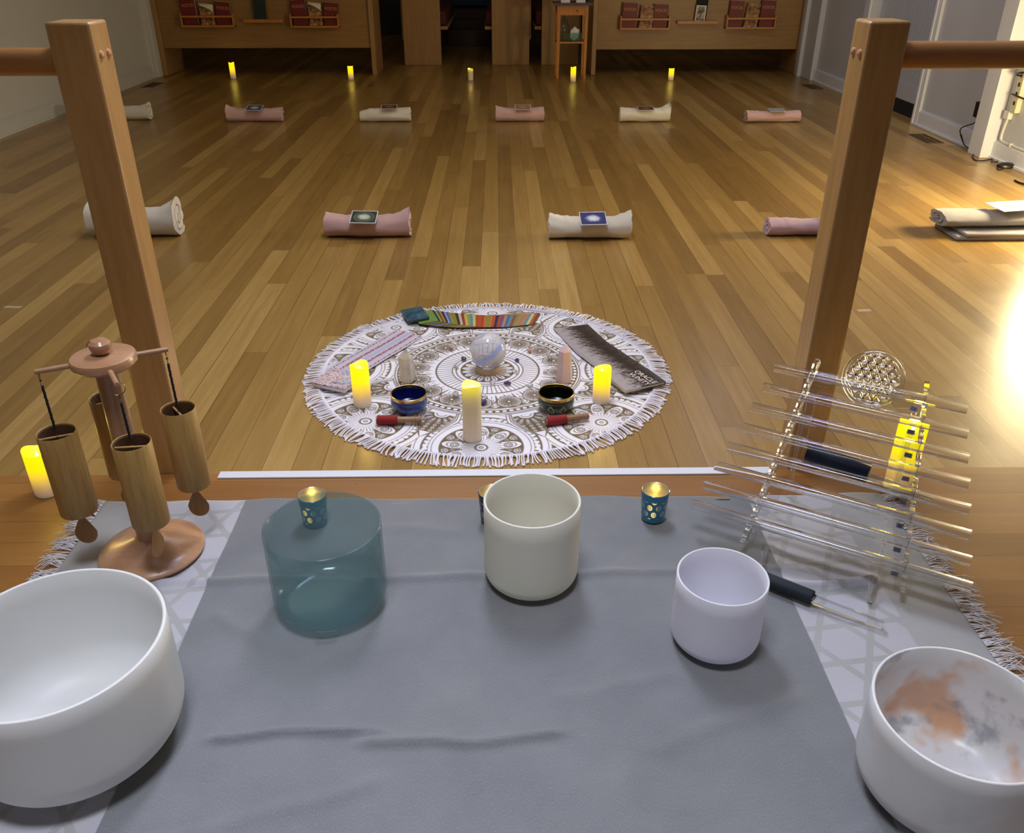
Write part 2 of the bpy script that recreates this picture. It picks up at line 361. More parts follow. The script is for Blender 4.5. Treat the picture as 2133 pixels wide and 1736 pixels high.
obj('apron', MB().box(-.135, .135, .294, .312, .665, .76), M_pine, t, smooth=False)
obj('drawer_knob', MB().lathe([(.0001, .016), (.008, .014), (.009, .006), (.005, 0)], 12, M=Matrix.Rotation(PI/2, 4, 'X'), c=(.05, -.012, .71)), plain('dark_knob', (70, 30, 20), .4), t)
obj('shelf', MB().box(-.17, .17, -.012, .31, .375, .392), M_pine, t, bevel=.002)
M_glass = clear('thin_glass', (.82, .88, .90), .05, 1.5, .04)
M_paper = plain('white_paper', (222, 220, 224), .7)
b = MB().lathe([(.001, 0), (.062, 0), (.068, .01), (.068, .12), (.06, .17), (.035, .21), (.012, .225), (.02, .235), (.012, .25), (.001, .255)], 24)
obj('glass_jar', b, M_glass, None, (.755, 10.66, FL+.3925), label='clear lidded glass jar on the shelf of the pine table', cat='jar')
obj('glass_box', MB().box(-.11, .11, -.05, .05, 0, .004).box(-.11, -.106, -.05, .05, .004, .09).box(.106, .11, -.05, .05, .004, .09).box(-.106, .106, -.05, -.046, .004, .09).box(-.106, .106, .046, .05, .004, .09), clear('green_glass', (.70, .86, .82), .08, 1.5, .06), None, (.845, 10.50, FL+.3925), smooth=False, label='low green-tinted glass box on the shelf of the pine table', cat='box')
b = MB(); pts = [(0, .15), (.05, .11), (.045, .035), (.0, .0), (-.05, .03), (-.045, .1)]
b.v = [(x, 0, z) for x, z in pts]+[(.002, -.022, .09), (0, .014, .08)]
b.f = [(i, (i+1) % 6, 6) for i in range(6)]+[((i+1) % 6, i, 7) for i in range(6)]
obj('folded_tissue', b, M_paper, None, (.87, 10.50, FL+.3972), smooth=False, label='white folded tissue sticking up from the glass box', cat='tissue')
obj('paper_packet', MB().box(-.05, .05, -.01, .01, 0, .12), M_paper, None, (.885, 10.58, FL+.3925), (.1, 0, 0), label='white printed packet behind the folded tissue', cat='packet', bevel=.002)
obj('table_cloth', MB().box(-.215, .215, -.05, .35, .0, .004).box(-.215, .215, -.054, -.05, -.02, .004), plain('mauve_cloth', (92, 80, 90), .9), None, (.84, 10.45, FL+.7855), smooth=False, label='dull mauve cloth covering the top of the pine table', cat='cloth')
for x, s_ in ((.755, 'left'), (.925, 'right')):
    t = thing('tent_card', 'white tent card on the pine table, the %s one of two' % s_, 'card', (x, 10.43, FL+.79), group='tent cards on the pine table')
    obj('card_face', MB().box(-.05, .05, 0, .003, 0, .13).box(-.05, .05, .04, .043, 0, .12), M_paper, t, (0, 0, 0), (.08, 0, 0), smooth=False)
    obj('lettering', text_mb('THANK\nYOU', .026, frame((1, 0, 0), (0, 0, 1), (0, -.001, .045))), M_riser, t, smooth=False)

# ================================================================ ROLLED BLANKETS WITH CARDS
def fleece(name, c):
    m, k = mat(name); f = k.noise(k.obj(), 9, 4, .6); g = k.noise(k.obj(), 420, 2, .6); c = lin(c)
    k.put(k.b.inputs['Base Color'], k.mix(f, tuple(v*.9 for v in c), tuple(min(1, v*1.06) for v in c)))
    pset(k, Roughness=.95, Sheen_Weight=.35); k.b.inputs['Specular IOR Level'].default_value = .15
    k.put(k.b.inputs['Normal'], k.bump(k.m('ADD', g, k.m('MULTIPLY', f, 2.0)), .5, .003)); return m
M_pink = fleece('pink_fleece', (202, 166, 163)); M_cream = fleece('cream_fleece', (222, 216, 204)); M_mauve = fleece('mauve_fleece', (190, 160, 176)); M_greyb = fleece('grey_fleece', (158, 154, 154))
def blanket(x0, x1, y, c, label, hgt=.128, depth=.165, earL=0.0, earR=0.0, turns=2.6, seed=0, dip=.012, rz=0.0, flip=False, th=.016):
    hgt *= 1.08; L = x1-x0; nx = 26; N = 84; rnd = random.Random(seed)
    sec = []; amax = 2*PI*turns; R = 1.0; r0 = .12
    tk = (R-r0)/turns*.80
    def sp(a, off):
        r = r0+(R-r0)*a/amax+off
        ph = a-amax-PI*.25
        return (math.cos(ph)*r, math.sin(ph)*r)
    outer = [sp(amax*i/N, 0) for i in range(N+1)]; inner = [sp(amax*i/N, -min(tk, .8*(r0+(R-r0)*i/N))) for i in range(N+1)]
    ring = outer+inner[::-1]
    b = MB(); m = len(ring)
    for i in range(nx+1):
        u = i/nx; x = (u-.5)*L
        eL = earL*max(0, 1-u/.22)**1.5; eR = earR*max(0, 1-(1-u)/.22)**1.5; mid = -dip*math.sin(PI*u)
        sh = rnd.uniform(-.003, .003)
        for (p, q) in ring:
            yy = p*depth/2*(1+.05*math.sin(6*u+seed)); zz = (q+1)*hgt/2; t_ = max(0, zz/hgt)
            zz = zz*(1+(mid+eL+eR)/hgt*t_**1.5)
            if zz < .012: zz = max(zz, .002)
            nv = noise.noise_vector(Vector((x*9+seed*3, p*2, q*2)))*.006
            edge = .010*noise.noise(Vector((seed, p*3, q*3)))*(1 if i in (0, nx) else 0)*.7
            b.v.append((x+nv.x+edge, yy+nv.y+(-.015*eR/.05 if False else 0), max(.001, zz+nv.z*.8+sh*t_)))
    for i in range(nx):
        for j in range(m): b.f.append((i*m+j, i*m+(j+1) % m, (i+1)*m+(j+1) % m, (i+1)*m+j))
    for e, fl in ((0, False), (nx, True)):
        for j in range(N):
            q = (e*m+j, e*m+j+1, e*m+m-2-j, e*m+m-1-j); b.f.append(q[::-1] if fl else q)
    if flip: b.v = [(-v[0], v[1], v[2]) for v in b.v]; b.f = [f[::-1] for f in b.f]
    return obj('rolled_blanket', b, c, None, ((x0+x1)/2, y+depth/2, FL), (0, 0, rz), ang=60, label=label, cat='blanket')
def design(name, bg, fg, ring=None, border=.085, asp=1.4):
    """printed card face: pale border, soft bright burst on a dark ground"""
    m, k = mat(name); x, y, z = k.xyz(k.obj()); X = k.m('DIVIDE', x, .07); Y = k.m('DIVIDE', y, .07/asp)
    r = k.m('SQRT', k.m('ADD', k.m('MULTIPLY', X, X), k.m('MULTIPLY', Y, Y)))
    n = k.noise(k.obj(), 55, 4, .7)
    f = k.m('ADD', k.m('SUBTRACT', 1.0, k.m('MULTIPLY', r, 1.5)), k.m('MULTIPLY', k.m('SUBTRACT', n, .5), .9))
    col = k.mix(k.step(f, .0, .75), lin(bg), lin(fg))
    if ring: col = k.mix(k.m('SUBTRACT', 1.0, k.step(k.m('ABSOLUTE', k.m('SUBTRACT', r, .72)), .015, .05)), col, lin(ring))
    e = k.m('MAXIMUM', k.m('ABSOLUTE', X), k.m('ABSOLUTE', Y))
    k.put(k.b.inputs['Base Color'], k.mix(k.step(e, 1.0-border, 1.0-border+.02), col, lin((214, 212, 220)))); pset(k, Roughness=.35); return m
D_green = design('print_green', (40, 52, 44), (196, 204, 190), (120, 140, 110)); D_blue = design('print_blue', (34, 48, 112), (220, 226, 250), None)
D_dusk = design('print_dusk', (70, 80, 122), (190, 190, 220)); D_brown = design('print_brown', (96, 62, 52), (140, 110, 90)); D_tan = design('print_tan', (150, 110, 92), (176, 140, 120)); D_grey = design('print_grey', (158, 158, 162), (172, 172, 174))
def card(x, y, z, d, label, rx=14, rz=0, ry=0, w_=.138, h=.102):
    return obj('picture_card', MB().box(-w_/2, w_/2, -h/2, h/2, -.002, .0), d, None, (x, y, z), (math.radians(rx), math.radians(ry), math.radians(rz)), smooth=False, label=label, cat='card')
F = 'front row of rolls'
blanket(-2.16, -1.70, 4.40, M_cream, 'white rolled blanket partly behind the left wooden post, puffed up at both ends', .165, .19, .03, .06, seed=3, dip=.02)
blanket(-.915, -.47, 4.38, M_pink, 'pink rolled blanket with a pointed corner, holding a dark green card', .124, .165, .012, .055, seed=5)
blanket(.262, .692, 4.33, M_cream, 'cream rolled blanket holding a blue card, behind the round white mat', .124, .165, .02, .035, seed=8)
blanket(1.43, 1.90, 4.37, M_mauve, 'mauve rolled blanket half hidden behind the right wooden post', .10, .16, 0, 0, turns=2.1, seed=9)
blanket(2.36, 2.98, 4.36, M_greyb, 'thick grey folded blanket at the right edge, nearest the lamp glow', .080, .26, 0, 0, turns=2.4, seed=12, dip=.0)
obj('folded_throw', MB().box(-.34, .29, -.10, .16, 0, .022).box(-.30, .3, -.11, .16, .023, .04), M_greyb, None, (2.74, 4.42, FL), bevel=.009, label='grey folded throw lying flat under the thick grey roll', cat='blanket')
bpy.data.objects['rolled_blanket.004'].location.z = FL+.041
card(-.70, 4.375, FL+.127, D_green, 'dark green card with an oval emblem on the pink roll', 22, -4)
card(.487, 4.33, FL+.127, D_blue, 'blue starburst card on the cream roll behind the mat', 24, 3)
card(1.83, 4.42, FL+.111, D_grey, 'pale card on the mauve roll beside the right post', 4, 5)
card(2.74, 4.46, FL+.147, D_grey, 'pale card on the thick grey roll at the right edge', 3, 12, 0, .24, .15)
blanket(-3.55, -3.07, 7.84, M_cream, 'white rolled blanket in the far row, cut by the left post', .13, .16, .0, .03, seed=21)
blanket(-2.36, -1.885, 7.75, M_pink, 'pink rolled blanket holding a slate-blue card, far row beside the left post', .12, .15, .035, .0, seed=22)
blanket(-1.20, -.765, 7.73, M_cream, 'cream rolled blanket swelling to its right end, in the far row', .11, .15, -.03, .02, seed=23, dip=-.01)
blanket(-.02, .40, 7.71, M_pink, 'pink rolled blanket with two small peaks, middle of the far row', .124, .165, .012, .005, seed=24)
blanket(1.06, 1.495, 7.68, M_cream, 'cream rolled blanket with a raised peak at its right end, far row', .124, .165, .0, .06, seed=25)
blanket(2.16, 2.625, 7.66, M_pink, 'slim pink rolled blanket nearest the right post, far row', .10, .15, .0, .0, seed=26)
card(-2.10, 7.75, FL+.126, D_dusk, 'slate-blue card on the pink roll beside the left post', 16, -3, 0)
card(-.94, 7.75, FL+.131, D_brown, 'white-bordered card with a brown oval on the cream roll', 10, 4, 0)
card(.215, 7.73, FL+.128, D_tan, 'tan card with a white border on the middle far pink roll', 14, 2)
card(1.275, 7.70, FL+.121, D_brown, 'brown card on the cream roll with the raised peak', 8, 2)
card(2.41, 7.68, FL+.108, D_grey, 'greyish card on the slim pink roll', 6, 2)

# ================================================================ ROUND MAT AND WHAT STANDS ON IT
MX, MY, MR = -.045, 2.805, .605
def paint_mandala(R, T):
    """1 where the gold-brown print lies, 0 on bare white cloth; R in 0..1"""
    aa = .0022
    def band(d, w_): return np.clip((w_*1.22-np.abs(d))/aa*.5+.5, 0, 1)        # line of half width w_ around d=0
    def disc(d): return np.clip(-d/aa*.5+.5, 0, 1)                         # inside where d<0
    def cell(n, off=0.0):
        a = (T-off)*n/(2*PI); f = a-np.floor(a)-.5; return f*2*PI/n, np.floor(a)
    g = np.zeros_like(R)
    def over(mask, val): nonlocal g; g = g*(1-mask)+val*mask
    # heart: gold disc, 18 white petals, white rings
    over(disc(R-.165), 1)
    a, _ = cell(18); d = np.hypot((R-.105)/.052, a*R/(.40*2*PI*R/18+.002)); over(np.clip((1-d)*8, 0, 1), 0)
    over(band(a*R, .0022)*disc(np.abs(R-.125)-.02), 1)
    over(disc(R-.055), 0); over(band(R-.055, .003), 1)
    over(band(R-.19, .0035), 1); over(band(R-.213, .003), 1)
    # strips
    a, _ = cell(66); over(band(a*R, .0022)*disc(np.abs(R-.262)-.045), 1)
    over(band(R-.31, .0045), 1); over(band(R-.335, .003), 1)
    # arch petals with dots
    over(disc(np.abs(R-.385)-.043), 1)
    a, _ = cell(44); x = a*R; d = np.where(R > .395, np.hypot(x, R-.395)-.0215, np.abs(x)-.0215+.0*R); over(disc(d)*disc(np.abs(R-.38)-.05), 0)
    over(band(np.hypot(x, (R-.398))-.008, .0022), 1); over(band(x, .0018)*disc(np.abs(R-.362)-.014), 1)
    # wheels
    over(disc(np.abs(R-.452)-.032), 1)
    a, _ = cell(16, .1+PI/16); x = a*.45; y = R-.452; over(disc(np.hypot(x, y)-.030), 0); over(band(np.hypot(x, y)-.026, .0025), 1); over(band(np.hypot(x, y)-.014, .0025), 1)
    a, _ = cell(32, .1+PI/32); over(disc(np.hypot(a*R, R-.478)-.009), 0)
    a, _ = cell(16, .1); x = a*.425; y = R-.425; q = np.hypot(x, y); ph = np.arctan2(y, x)
    over(disc(q-.068), 0); over(band(q-.068, .003), 1); over(band(q-.056, .0025), 1)
    over(disc(q-.050), 1); pf = (ph*13/(2*PI)) % 1-.5; over(np.clip((.42-np.abs(pf))*q*26, 0, 1)*disc(np.abs(q-.032)-.016), 0)
    over(disc(q-.010), 0); over(band(q-.010, .0022), 1)
    # scallops and dot ring
    over(band(R-.487, .003), 1); over(band(R-.497-.004*np.cos(16*T), .0025), 1)
    over(disc(np.abs(R-.527)-.017), 1); a, _ = cell(84); over(disc(np.hypot(a*R/.013, (R-.527)/.010)-1), 0)
    over(band(R-.556, .003), 1)
    # outer field
    out = disc(.565-R)
    over(out, 1)
    a, _ = cell(120); b_ = np.abs(((R-.565)/.036) % 1-.5); over(out*disc(np.hypot(a*R-.0, ((R-.565)/.036 % 1-.5)*.036)-.0105), 0)
    # curved white bands centred on the eight star flowers
    a8, _ = cell(8, -.42); xs = np.sin(a8)*R; ys = np.cos(a8)*R-.90; q = np.hypot(xs, ys)
    for r0, hw in ((.338, .026), (.246, .030)):
        over(out*disc(np.abs(q-r0)-hw), 0); over(out*band(q-r0-hw, .0025), 1); over(out*band(q-r0+hw, .0025), 1); over(out*band(q-r0-hw*.35, .0018), 1)
    ph = np.arctan2(xs, ys)
    pf = (ph*26/PI) % 1-.5; over(out*disc(np.abs(q-.290)-.0135)*np.clip((.36-np.abs(pf))*20, 0, 1), 0)
    over(out*disc(q-.212), 1)
    # inside: pointed petals, star flower rays, eyes
    pf = (ph*9/(2*PI)) % 1-.5; rad = .212*(1-.62*np.abs(pf)*2*np.abs(pf)*2); over(out*np.clip((rad-q)/.004, 0, 1), 0)
    for q0, r0, po in ((.188, .0185, .5), (.150, .010, .5), (.196, .007, .36), (.196, .007, .64)):
        dx_ = (np.abs(pf)-po if po <= .5 else np.abs(pf)-(1-po))*2*PI/9*q0; dd_ = np.hypot(dx_, q-q0); over(out*disc(dd_-r0), 0); over(out*band(dd_-r0*.55, .0025), 1)
    for s_ in (1.0, .86, .72): over(out*band(rad*s_-q, .0030)*disc(.10-q), 1)
    over(out*band(pf*q*2*PI/9*1.0+.0, .0)*0, 0); over(out*disc(np.abs(q-.15)-.06)*np.clip((np.abs(pf)-.485)*200, 0, 1), 1)
    pf2 = (ph*34/(2*PI)) % 1-.5; over(out*disc(np.abs(q-.070)-.038)*np.clip((.20-np.abs(pf2))*q*60, 0, 1), 1)
    over(out*disc(q-.031), 0); over(band(q-.031, .004)*out, 1); over(disc(q-.012)*out, 1); over(disc(q-.006)*out, 0)
    pe = (ph*9/(2*PI)) % 1-.5; ex = pe*2*PI/9*.145; e = np.hypot(ex, q-.140)
    over(out*disc(e-.021), 0); over(out*band(e-.021, .003), 1); over(out*band(e-.010, .0025), 1)
    # big teardrop lobes between the star flowers
    a8, _ = cell(8, -.42+PI/8); xs = np.sin(a8)*R; ys = np.cos(a8)*R
    v = (ys-.565)/.30; wid = .150*np.sqrt(np.clip(1-v, 0, 1))*np.clip(.72+v*1.1, 0, 1.0)*np.clip((1.02-v)*2.2, 0, 1)**.5
    lobe = np.clip((wid-np.abs(xs))/.004, 0, 1)*disc(.572-R)*disc(R-.88)
    over(lobe, 0)
    for s_, hw in ((.96, .003), (.80, .0028), (.70, .003)): over(lobe*band(wid*s_-np.abs(xs), hw), 1)
    inner = np.clip((wid*.66-np.abs(xs))/.004, 0, 1)*disc(R-.80)*disc(.60-R); over(inner, 1)
    yc = ys-.595; q = np.hypot(xs, yc); ph = np.arctan2(xs, yc); pf = (ph*7/PI) % 1-.5
    over(inner*disc(np.abs(q-.085)-.028)*np.clip((.36-np.abs(pf))*q*24, 0, 1), 0)
    over(inner*band(np.hypot(pf*PI/7*.1, q-.100)-.008, .0025), 1)
    for q0, n0, r0 in ((.132, 20, .0095), (.160, 24, .010), (.188, 28, .0095)):
        p2 = (ph*n0/(2*PI)) % 1-.5; dd_ = np.hypot(p2*2*PI/n0*q0, q-q0); over(inner*disc(dd_-r0), 0); over(inner*band(dd_-.004, .002), 1)
    over(inner*disc(q-.048), 0); over(inner*band(q-.048, .003), 1); over(inner*band(q-.03, .0025), 1)
    return np.where(R > .985, 0, g)
def big_mesh(name, verts, nr, nt, wrap, mat_, attr=None):
    nv = len(verts); ii, jj = np.meshgrid(np.arange(nr-1), np.arange(nt if wrap else nt-1), indexing='ij')
    j2 = (jj+1) % nt; F_ = np.stack([ii*nt+jj, (ii+1)*nt+jj, (ii+1)*nt+j2, ii*nt+j2], -1).reshape(-1, 4)
    me = bpy.data.meshes.new(name); me.vertices.add(nv); me.vertices.foreach_set('co', verts.astype(np.float32).ravel())
    me.loops.add(F_.size); me.loops.foreach_set('vertex_index', F_.astype(np.int32).ravel())
    me.polygons.add(len(F_)); me.polygons.foreach_set('loop_start', (np.arange(len(F_))*4).astype(np.int32))
    me.polygons.foreach_set('use_smooth', [True]*len(F_)); me.update(calc_edges=True); me.validate()
    if attr is not None:
        at = me.attributes.new('print', 'FLOAT', 'POINT'); at.data.foreach_set('value', attr.astype(np.float32).ravel())
    me.materials.append(mat_); o = bpy.data.objects.new(name, me); COL.objects.link(o); return o
M_mandala, k = mat('mandala_cloth')
pa = k.add('ShaderNodeAttribute', attribute_name='print').outputs['Fac']
wv = k.noise(k.obj(), 600, 1, .5)
k.put(k.b.inputs['Base Color'], k.mix(pa, k.mix(wv, lin((224, 223, 236)), lin((244, 243, 252))), lin((100, 82, 50))))
pset(k, Roughness=.62, Sheen_Weight=.2); k.put(k.b.inputs['Normal'], k.bump(wv, .15, .0006))
NR, NTH = 262, 1440
rr = np.linspace(.0, 1, NR)**.92; tt = np.arange(NTH)/NTH*2*PI
Rg, Tg = np.meshgrid(rr, tt, indexing='ij')
pr = paint_mandala(Rg, Tg)
zz = .004+.0016*np.sin(3*Tg+1)*Rg**2*np.sin(7*Rg+Tg)+.0012*np.sin(9*Tg)*Rg**4
zz = np.where(Rg > .995, .0005, np.clip(zz, .0015, None))
mt = thing('round_mat', 'round white mat printed with a gold mandala and edged with white fringe', 'mat', (MX, MY, FL))
o = big_mesh('mat_cloth', np.stack([Rg*MR*np.cos(Tg), Rg*MR*np.sin(Tg), zz], -1).reshape(-1, 3), NR, NTH, True, M_mandala, pr); o.parent = mt
M_fringe = plain('white_fringe', (232, 230, 242), .8, vary=.04)
hem = MB().tube([(MR*1.0*math.cos(a), MR*math.sin(a), .005) for a in [2*PI*i/180 for i in range(180)]], .0042, 6, loop=True)
obj('hem', hem, M_fringe, mt)
fr = MB(); rnd = random.Random(4); NF = 520; drift = 0
for i in range(NF):
    a = 2*PI*i/NF+rnd.uniform(-.003, .003); clump = noise.noise(Vector((a*5, 2, 0)))*.5+noise.noise(Vector((a*17, 7, 0)))*.35
    ln = .056+rnd.uniform(-.010, .008)+clump*.012; pts = []; n_ = 6; lift = max(0, rnd.gauss(0, .003)); wav = rnd.uniform(-.12, .12)
    for q in range(n_+1):
        s_ = q/n_; r = MR-.002+ln*s_; aa_ = a+clump*.10*s_*s_+wav*.08*math.sin(s_*3)
        pts.append((r*math.cos(aa_), r*math.sin(aa_), .0062*(1-s_)+.0030+lift*math.sin(PI*s_)+abs(clump)*.006*math.sin(PI*s_)))
    fr.tube(pts, [.0027, .0024, .0022, .0021, .0021, .0024, .0033], 5)
tag(obj('fringe', fr, M_fringe, mt), kind='stuff')

def candle_mat(name, hot, glow):
    """wax lit from within by the flame-shaped bulb: brightest near the top"""
    m, k = mat(name); x, y, z = k.xyz(k.add('ShaderNodeTexCoord').outputs['Generated'])
    zz_ = k.m('ADD', z, k.m('MULTIPLY', k.m('SUBTRACT', k.noise(k.obj(), 18, 2), .5), .12))
    col = k.ramp(zz_, [(.0, (.90, .70, .40)), (.16, (.95, .50, .14)), (.38, (1.0, .62, .06)), (.62, (1.0, .80, .0)), (1.0, (1.0, .86, .0))])
    s_ = k.m('MULTIPLY', k.m('ADD', .05, k.m('MULTIPLY', k.step(zz_, hot-.38, hot+.28), 1.0)), glow)
    k.put(k.b.inputs['Emission Color'], col); k.put(k.b.inputs['Emission Strength'], s_)
    k.put(k.b.inputs['Base Color'], k.mix(k.step(zz_, hot-.3, hot+.2), lin((232, 222, 200)), lin((210, 190, 20)))); pset(k, Roughness=.5); return m
M_wax = candle_mat('lit_wax', .36, .95); M_waxdim = candle_mat('pale_lit_wax', .98, .95)
M_bulb = plain('flame_bulb', (255, 240, 190), .3, em=(255, 244, 196), es=5.0)
def candle(x, y, z, h, r, label, m=None, power=.35, name='flameless_candle', group=None):
    t = thing(name, label, 'candle', (x, y, z), (0, 0, random.uniform(0, 6)), group); m = m or M_wax
    n = 40; prof = [(r*.97, 0), (r, .003)]+[(r, h*q/10) for q in range(1, 11)]
    b = MB(); kk = len(prof); lip = lambda a: .055*r/.03*(.30*math.cos(a)**2+.05*math.sin(3*a))*.5
    for i in range(n):
        a = 2*PI*i/n
        for q, (rr_, z_) in enumerate(prof): b.v.append((rr_*math.cos(a), rr_*math.sin(a), z_+(lip(a) if q == kk-1 else 0)))
        b.v.append((r*.93*math.cos(a), r*.93*math.sin(a), h+lip(a)+.0008)); b.v.append((r*.62*math.cos(a), r*.62*math.sin(a), h-.010)); b.v.append((r*.2*math.cos(a), r*.2*math.sin(a), h-.014))
    kk += 3
    for i in range(n):
        j = (i+1) % n
        for q in range(kk-1): b.f.append((i*kk+q, j*kk+q, j*kk+q+1, i*kk+q+1))
    b.f.append(tuple(i*kk for i in range(n))[::-1]); b.f.append(tuple(i*kk+kk-1 for i in range(n)))
    obj('wax_body', b, m, t)
    obj('flame_bulb', MB().lathe([(.0001, 0), (.0035, .002), (.0042, .006), (.002, .013), (.0001, .019)], 12, c=(0, -r*.12, h-.015)), M_bulb, t)
    if power: point('candle_light', (x, y, z+h+.028), power*.8, (1.0, .66, .18), .012)
    return t
candle(-.088, 2.314, FL+.005, .185, .0295, 'tallest pillar candle, front centre of the round mat, pale lower half', M_waxdim, .25)
candle(-.465, 2.545, FL+.005, .145, .0305, 'glowing yellow pillar candle at the left of the mat beside the pink cards', None, .45)
candle(.343, 2.555, FL+.005, .120, .0295, 'short glowing pillar candle on the mat beside the dark card spread', None, .45)
for i, (x, y, h, m_) in enumerate(((-3.05, 10.54, .165, M_wax), (-1.68, 10.44, .135, M_wax), (-.31, 10.38, .115, M_waxdim), (.851, 10.245, .145, M_wax), (1.977, 10.345, .115, M_wax))):
    candle(x, y, FL, h, .031, ['small lit candle under the book rack nearest the left wall', 'small lit candle by the end board of the left pew', 'small pale candle in front of the dark aisle',
        'small lit candle in front of the pine side table', 'small lit candle under the right pew'][i], m_, .12, group='candles along the pews')
candle(-1.128, 1.785, .002, .118, .0325, 'yellow pillar candle on the platform left of the bamboo chimes', None, .35)
candle(.992, 1.760, .002, .185, .0335, 'tall yellow pillar candle glowing behind the crystal harp', None, .5)

# crystal ball on a ring
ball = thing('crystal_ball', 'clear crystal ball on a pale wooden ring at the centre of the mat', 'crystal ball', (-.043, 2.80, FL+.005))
obj('ring_stand', MB().lathe([(.030, 0), (.046, 0), (.047, .004), (.044, .021), (.040, .0225), (.033, .018), (.030, .0)], 48, closed=False), wood('ring_wood', (196, 176, 148), (176, 154, 124), 'x', .5), ball)
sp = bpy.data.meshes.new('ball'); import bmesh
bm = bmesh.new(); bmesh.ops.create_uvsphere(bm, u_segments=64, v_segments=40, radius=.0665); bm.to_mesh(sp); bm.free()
for p in sp.polygons: p.use_smooth = True
M_ball, k = mat('crystal'); pset(k, Roughness=.04, IOR=1.5); k.put(k.b.inputs['Base Color'], lin((238, 238, 246)))
veil = k.noise(k.comb(k.m('MULTIPLY', k.xyz(k.obj())[0], 1.0), k.m('MULTIPLY', k.m('SUBTRACT', k.xyz(k.obj())[2], k.m('MULTIPLY', k.xyz(k.obj())[0], .5)), 4.0), 0.0), 7, 2, .4)
bx, by, bz = k.xyz(k.obj()); painted_streak = k.m('SUBTRACT', 1.0, k.step(k.m('ABSOLUTE', k.m('SUBTRACT', k.m('MULTIPLY', bz, .82), k.m('MULTIPLY', bx, .57))), .006, .014)); painted_streak = k.m('MULTIPLY', painted_streak, k.step(k.m('MULTIPLY', by, -1.0), .0, .02))
k.put(k.b.inputs['Base Color'], k.mix(painted_streak, lin((240, 240, 248)), lin((176, 196, 255))))  # blue-white streak of reflected light painted into the ball's colour
k.put(k.b.inputs['Transmission Weight'], k.m('SUBTRACT', k.m('SUBTRACT', .66, k.m('MULTIPLY', k.step(veil, .40, .66), .25)), k.m('MULTIPLY', painted_streak, .3)))
M_ball2 = M_ball
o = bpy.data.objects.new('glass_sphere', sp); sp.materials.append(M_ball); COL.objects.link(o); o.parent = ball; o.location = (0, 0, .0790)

def crystal(name, n, r, h, tip, m, loc, label, rz=0, lean=0, taper=.9, rough=0.0, base=.85, seed=0):
    rnd = random.Random(seed); b = MB(); an = [2*PI*i/n+rnd.uniform(-rough, rough) for i in range(n)]
    rings = [(0, base), (h*.07, 1.0), (h*.5, (1+taper)/2), (h-tip, taper), (h, 0)]
    for q, (z_, f_) in enumerate(rings[:-1]):
        for i, a in enumerate(an):
            rr_ = r*f_*(1+rnd.uniform(-rough, rough)*.35)
            b.v.append((rr_*math.cos(a), rr_*math.sin(a), z_+(rnd.uniform(-rough, rough)*tip*.6 if q == 3 else 0)))
    b.v.append((rnd.uniform(-rough, rough)*r*.5, rnd.uniform(-rough, rough)*r*.5, h)); T_ = len(b.v)-1
    for q in range(3):
        for i in range(n): b.f.append((q*n+i, q*n+(i+1) % n, (q+1)*n+(i+1) % n, (q+1)*n+i))
    b.f += [(3*n+i, 3*n+(i+1) % n, T_) for i in range(n)]+[tuple(range(n))[::-1]]
    return obj(name, b, m, None, loc, (0, lean, rz), smooth=False, bevel=.0008, label=label, cat='crystal')
def stone(name, c, trans=.5, rough=.15, vary=.25, scale=60):
    m, k = mat(name); c = lin(c); f = k.noise(k.obj(), scale, 4, .7)
    k.put(k.b.inputs['Base Color'], k.mix(f, tuple(v*(1-vary) for v in c), tuple(min(1, v*(1+vary)) for v in c)))
    pset(k, Roughness=rough, IOR=1.45); k.b.inputs['Transmission Weight'].default_value = trans
    k.put(k.b.inputs['Normal'], k.bump(f, .3, .002)); return m
M_quartz = stone('clear_quartz', (236, 226, 214), .55, .08); M_rose = stone('rose_quartz', (234, 208, 212), .12, .18, .10, 30)
M_ameth = stone('amethyst', (104, 84, 140), .3); M_clearq = stone('small_quartz', (238, 238, 246), .8, .05); M_peach = stone('peach_stone', (222, 186, 172), .4); M_smoky = stone('smoky_quartz', (120, 116, 132), .5)
crystal('quartz_point', 6, .0310, .128, .034, M_quartz, (-.330, 2.715, FL+.005), 'cloudy clear quartz point standing left of the crystal ball', .3, 0, .88, .30, .75, 3)
crystal('rose_quartz_tower', 6, .0310, .142, .024, M_rose, (.228, 2.712, FL+.005), 'pale pink rose quartz tower standing right of the crystal ball', .25, 0, .74, .04, .98, 5)
def at(px, py, z):                                             # pixel of the photo -> point on the level z
    u = (px-1066.5)/1774; v = (868-py)/1774; c, s = math.cos(math.radians(29.1)), math.sin(math.radians(29.1))
    X, Y, Z_ = u, c+v*s, -s+v*c; q = math.radians(-.9); X, Y = X*math.cos(q)-Y*math.sin(q), X*math.sin(q)+Y*math.cos(q)
    t_ = (z-1.2)/Z_; return (X*t_, Y*t_, z)
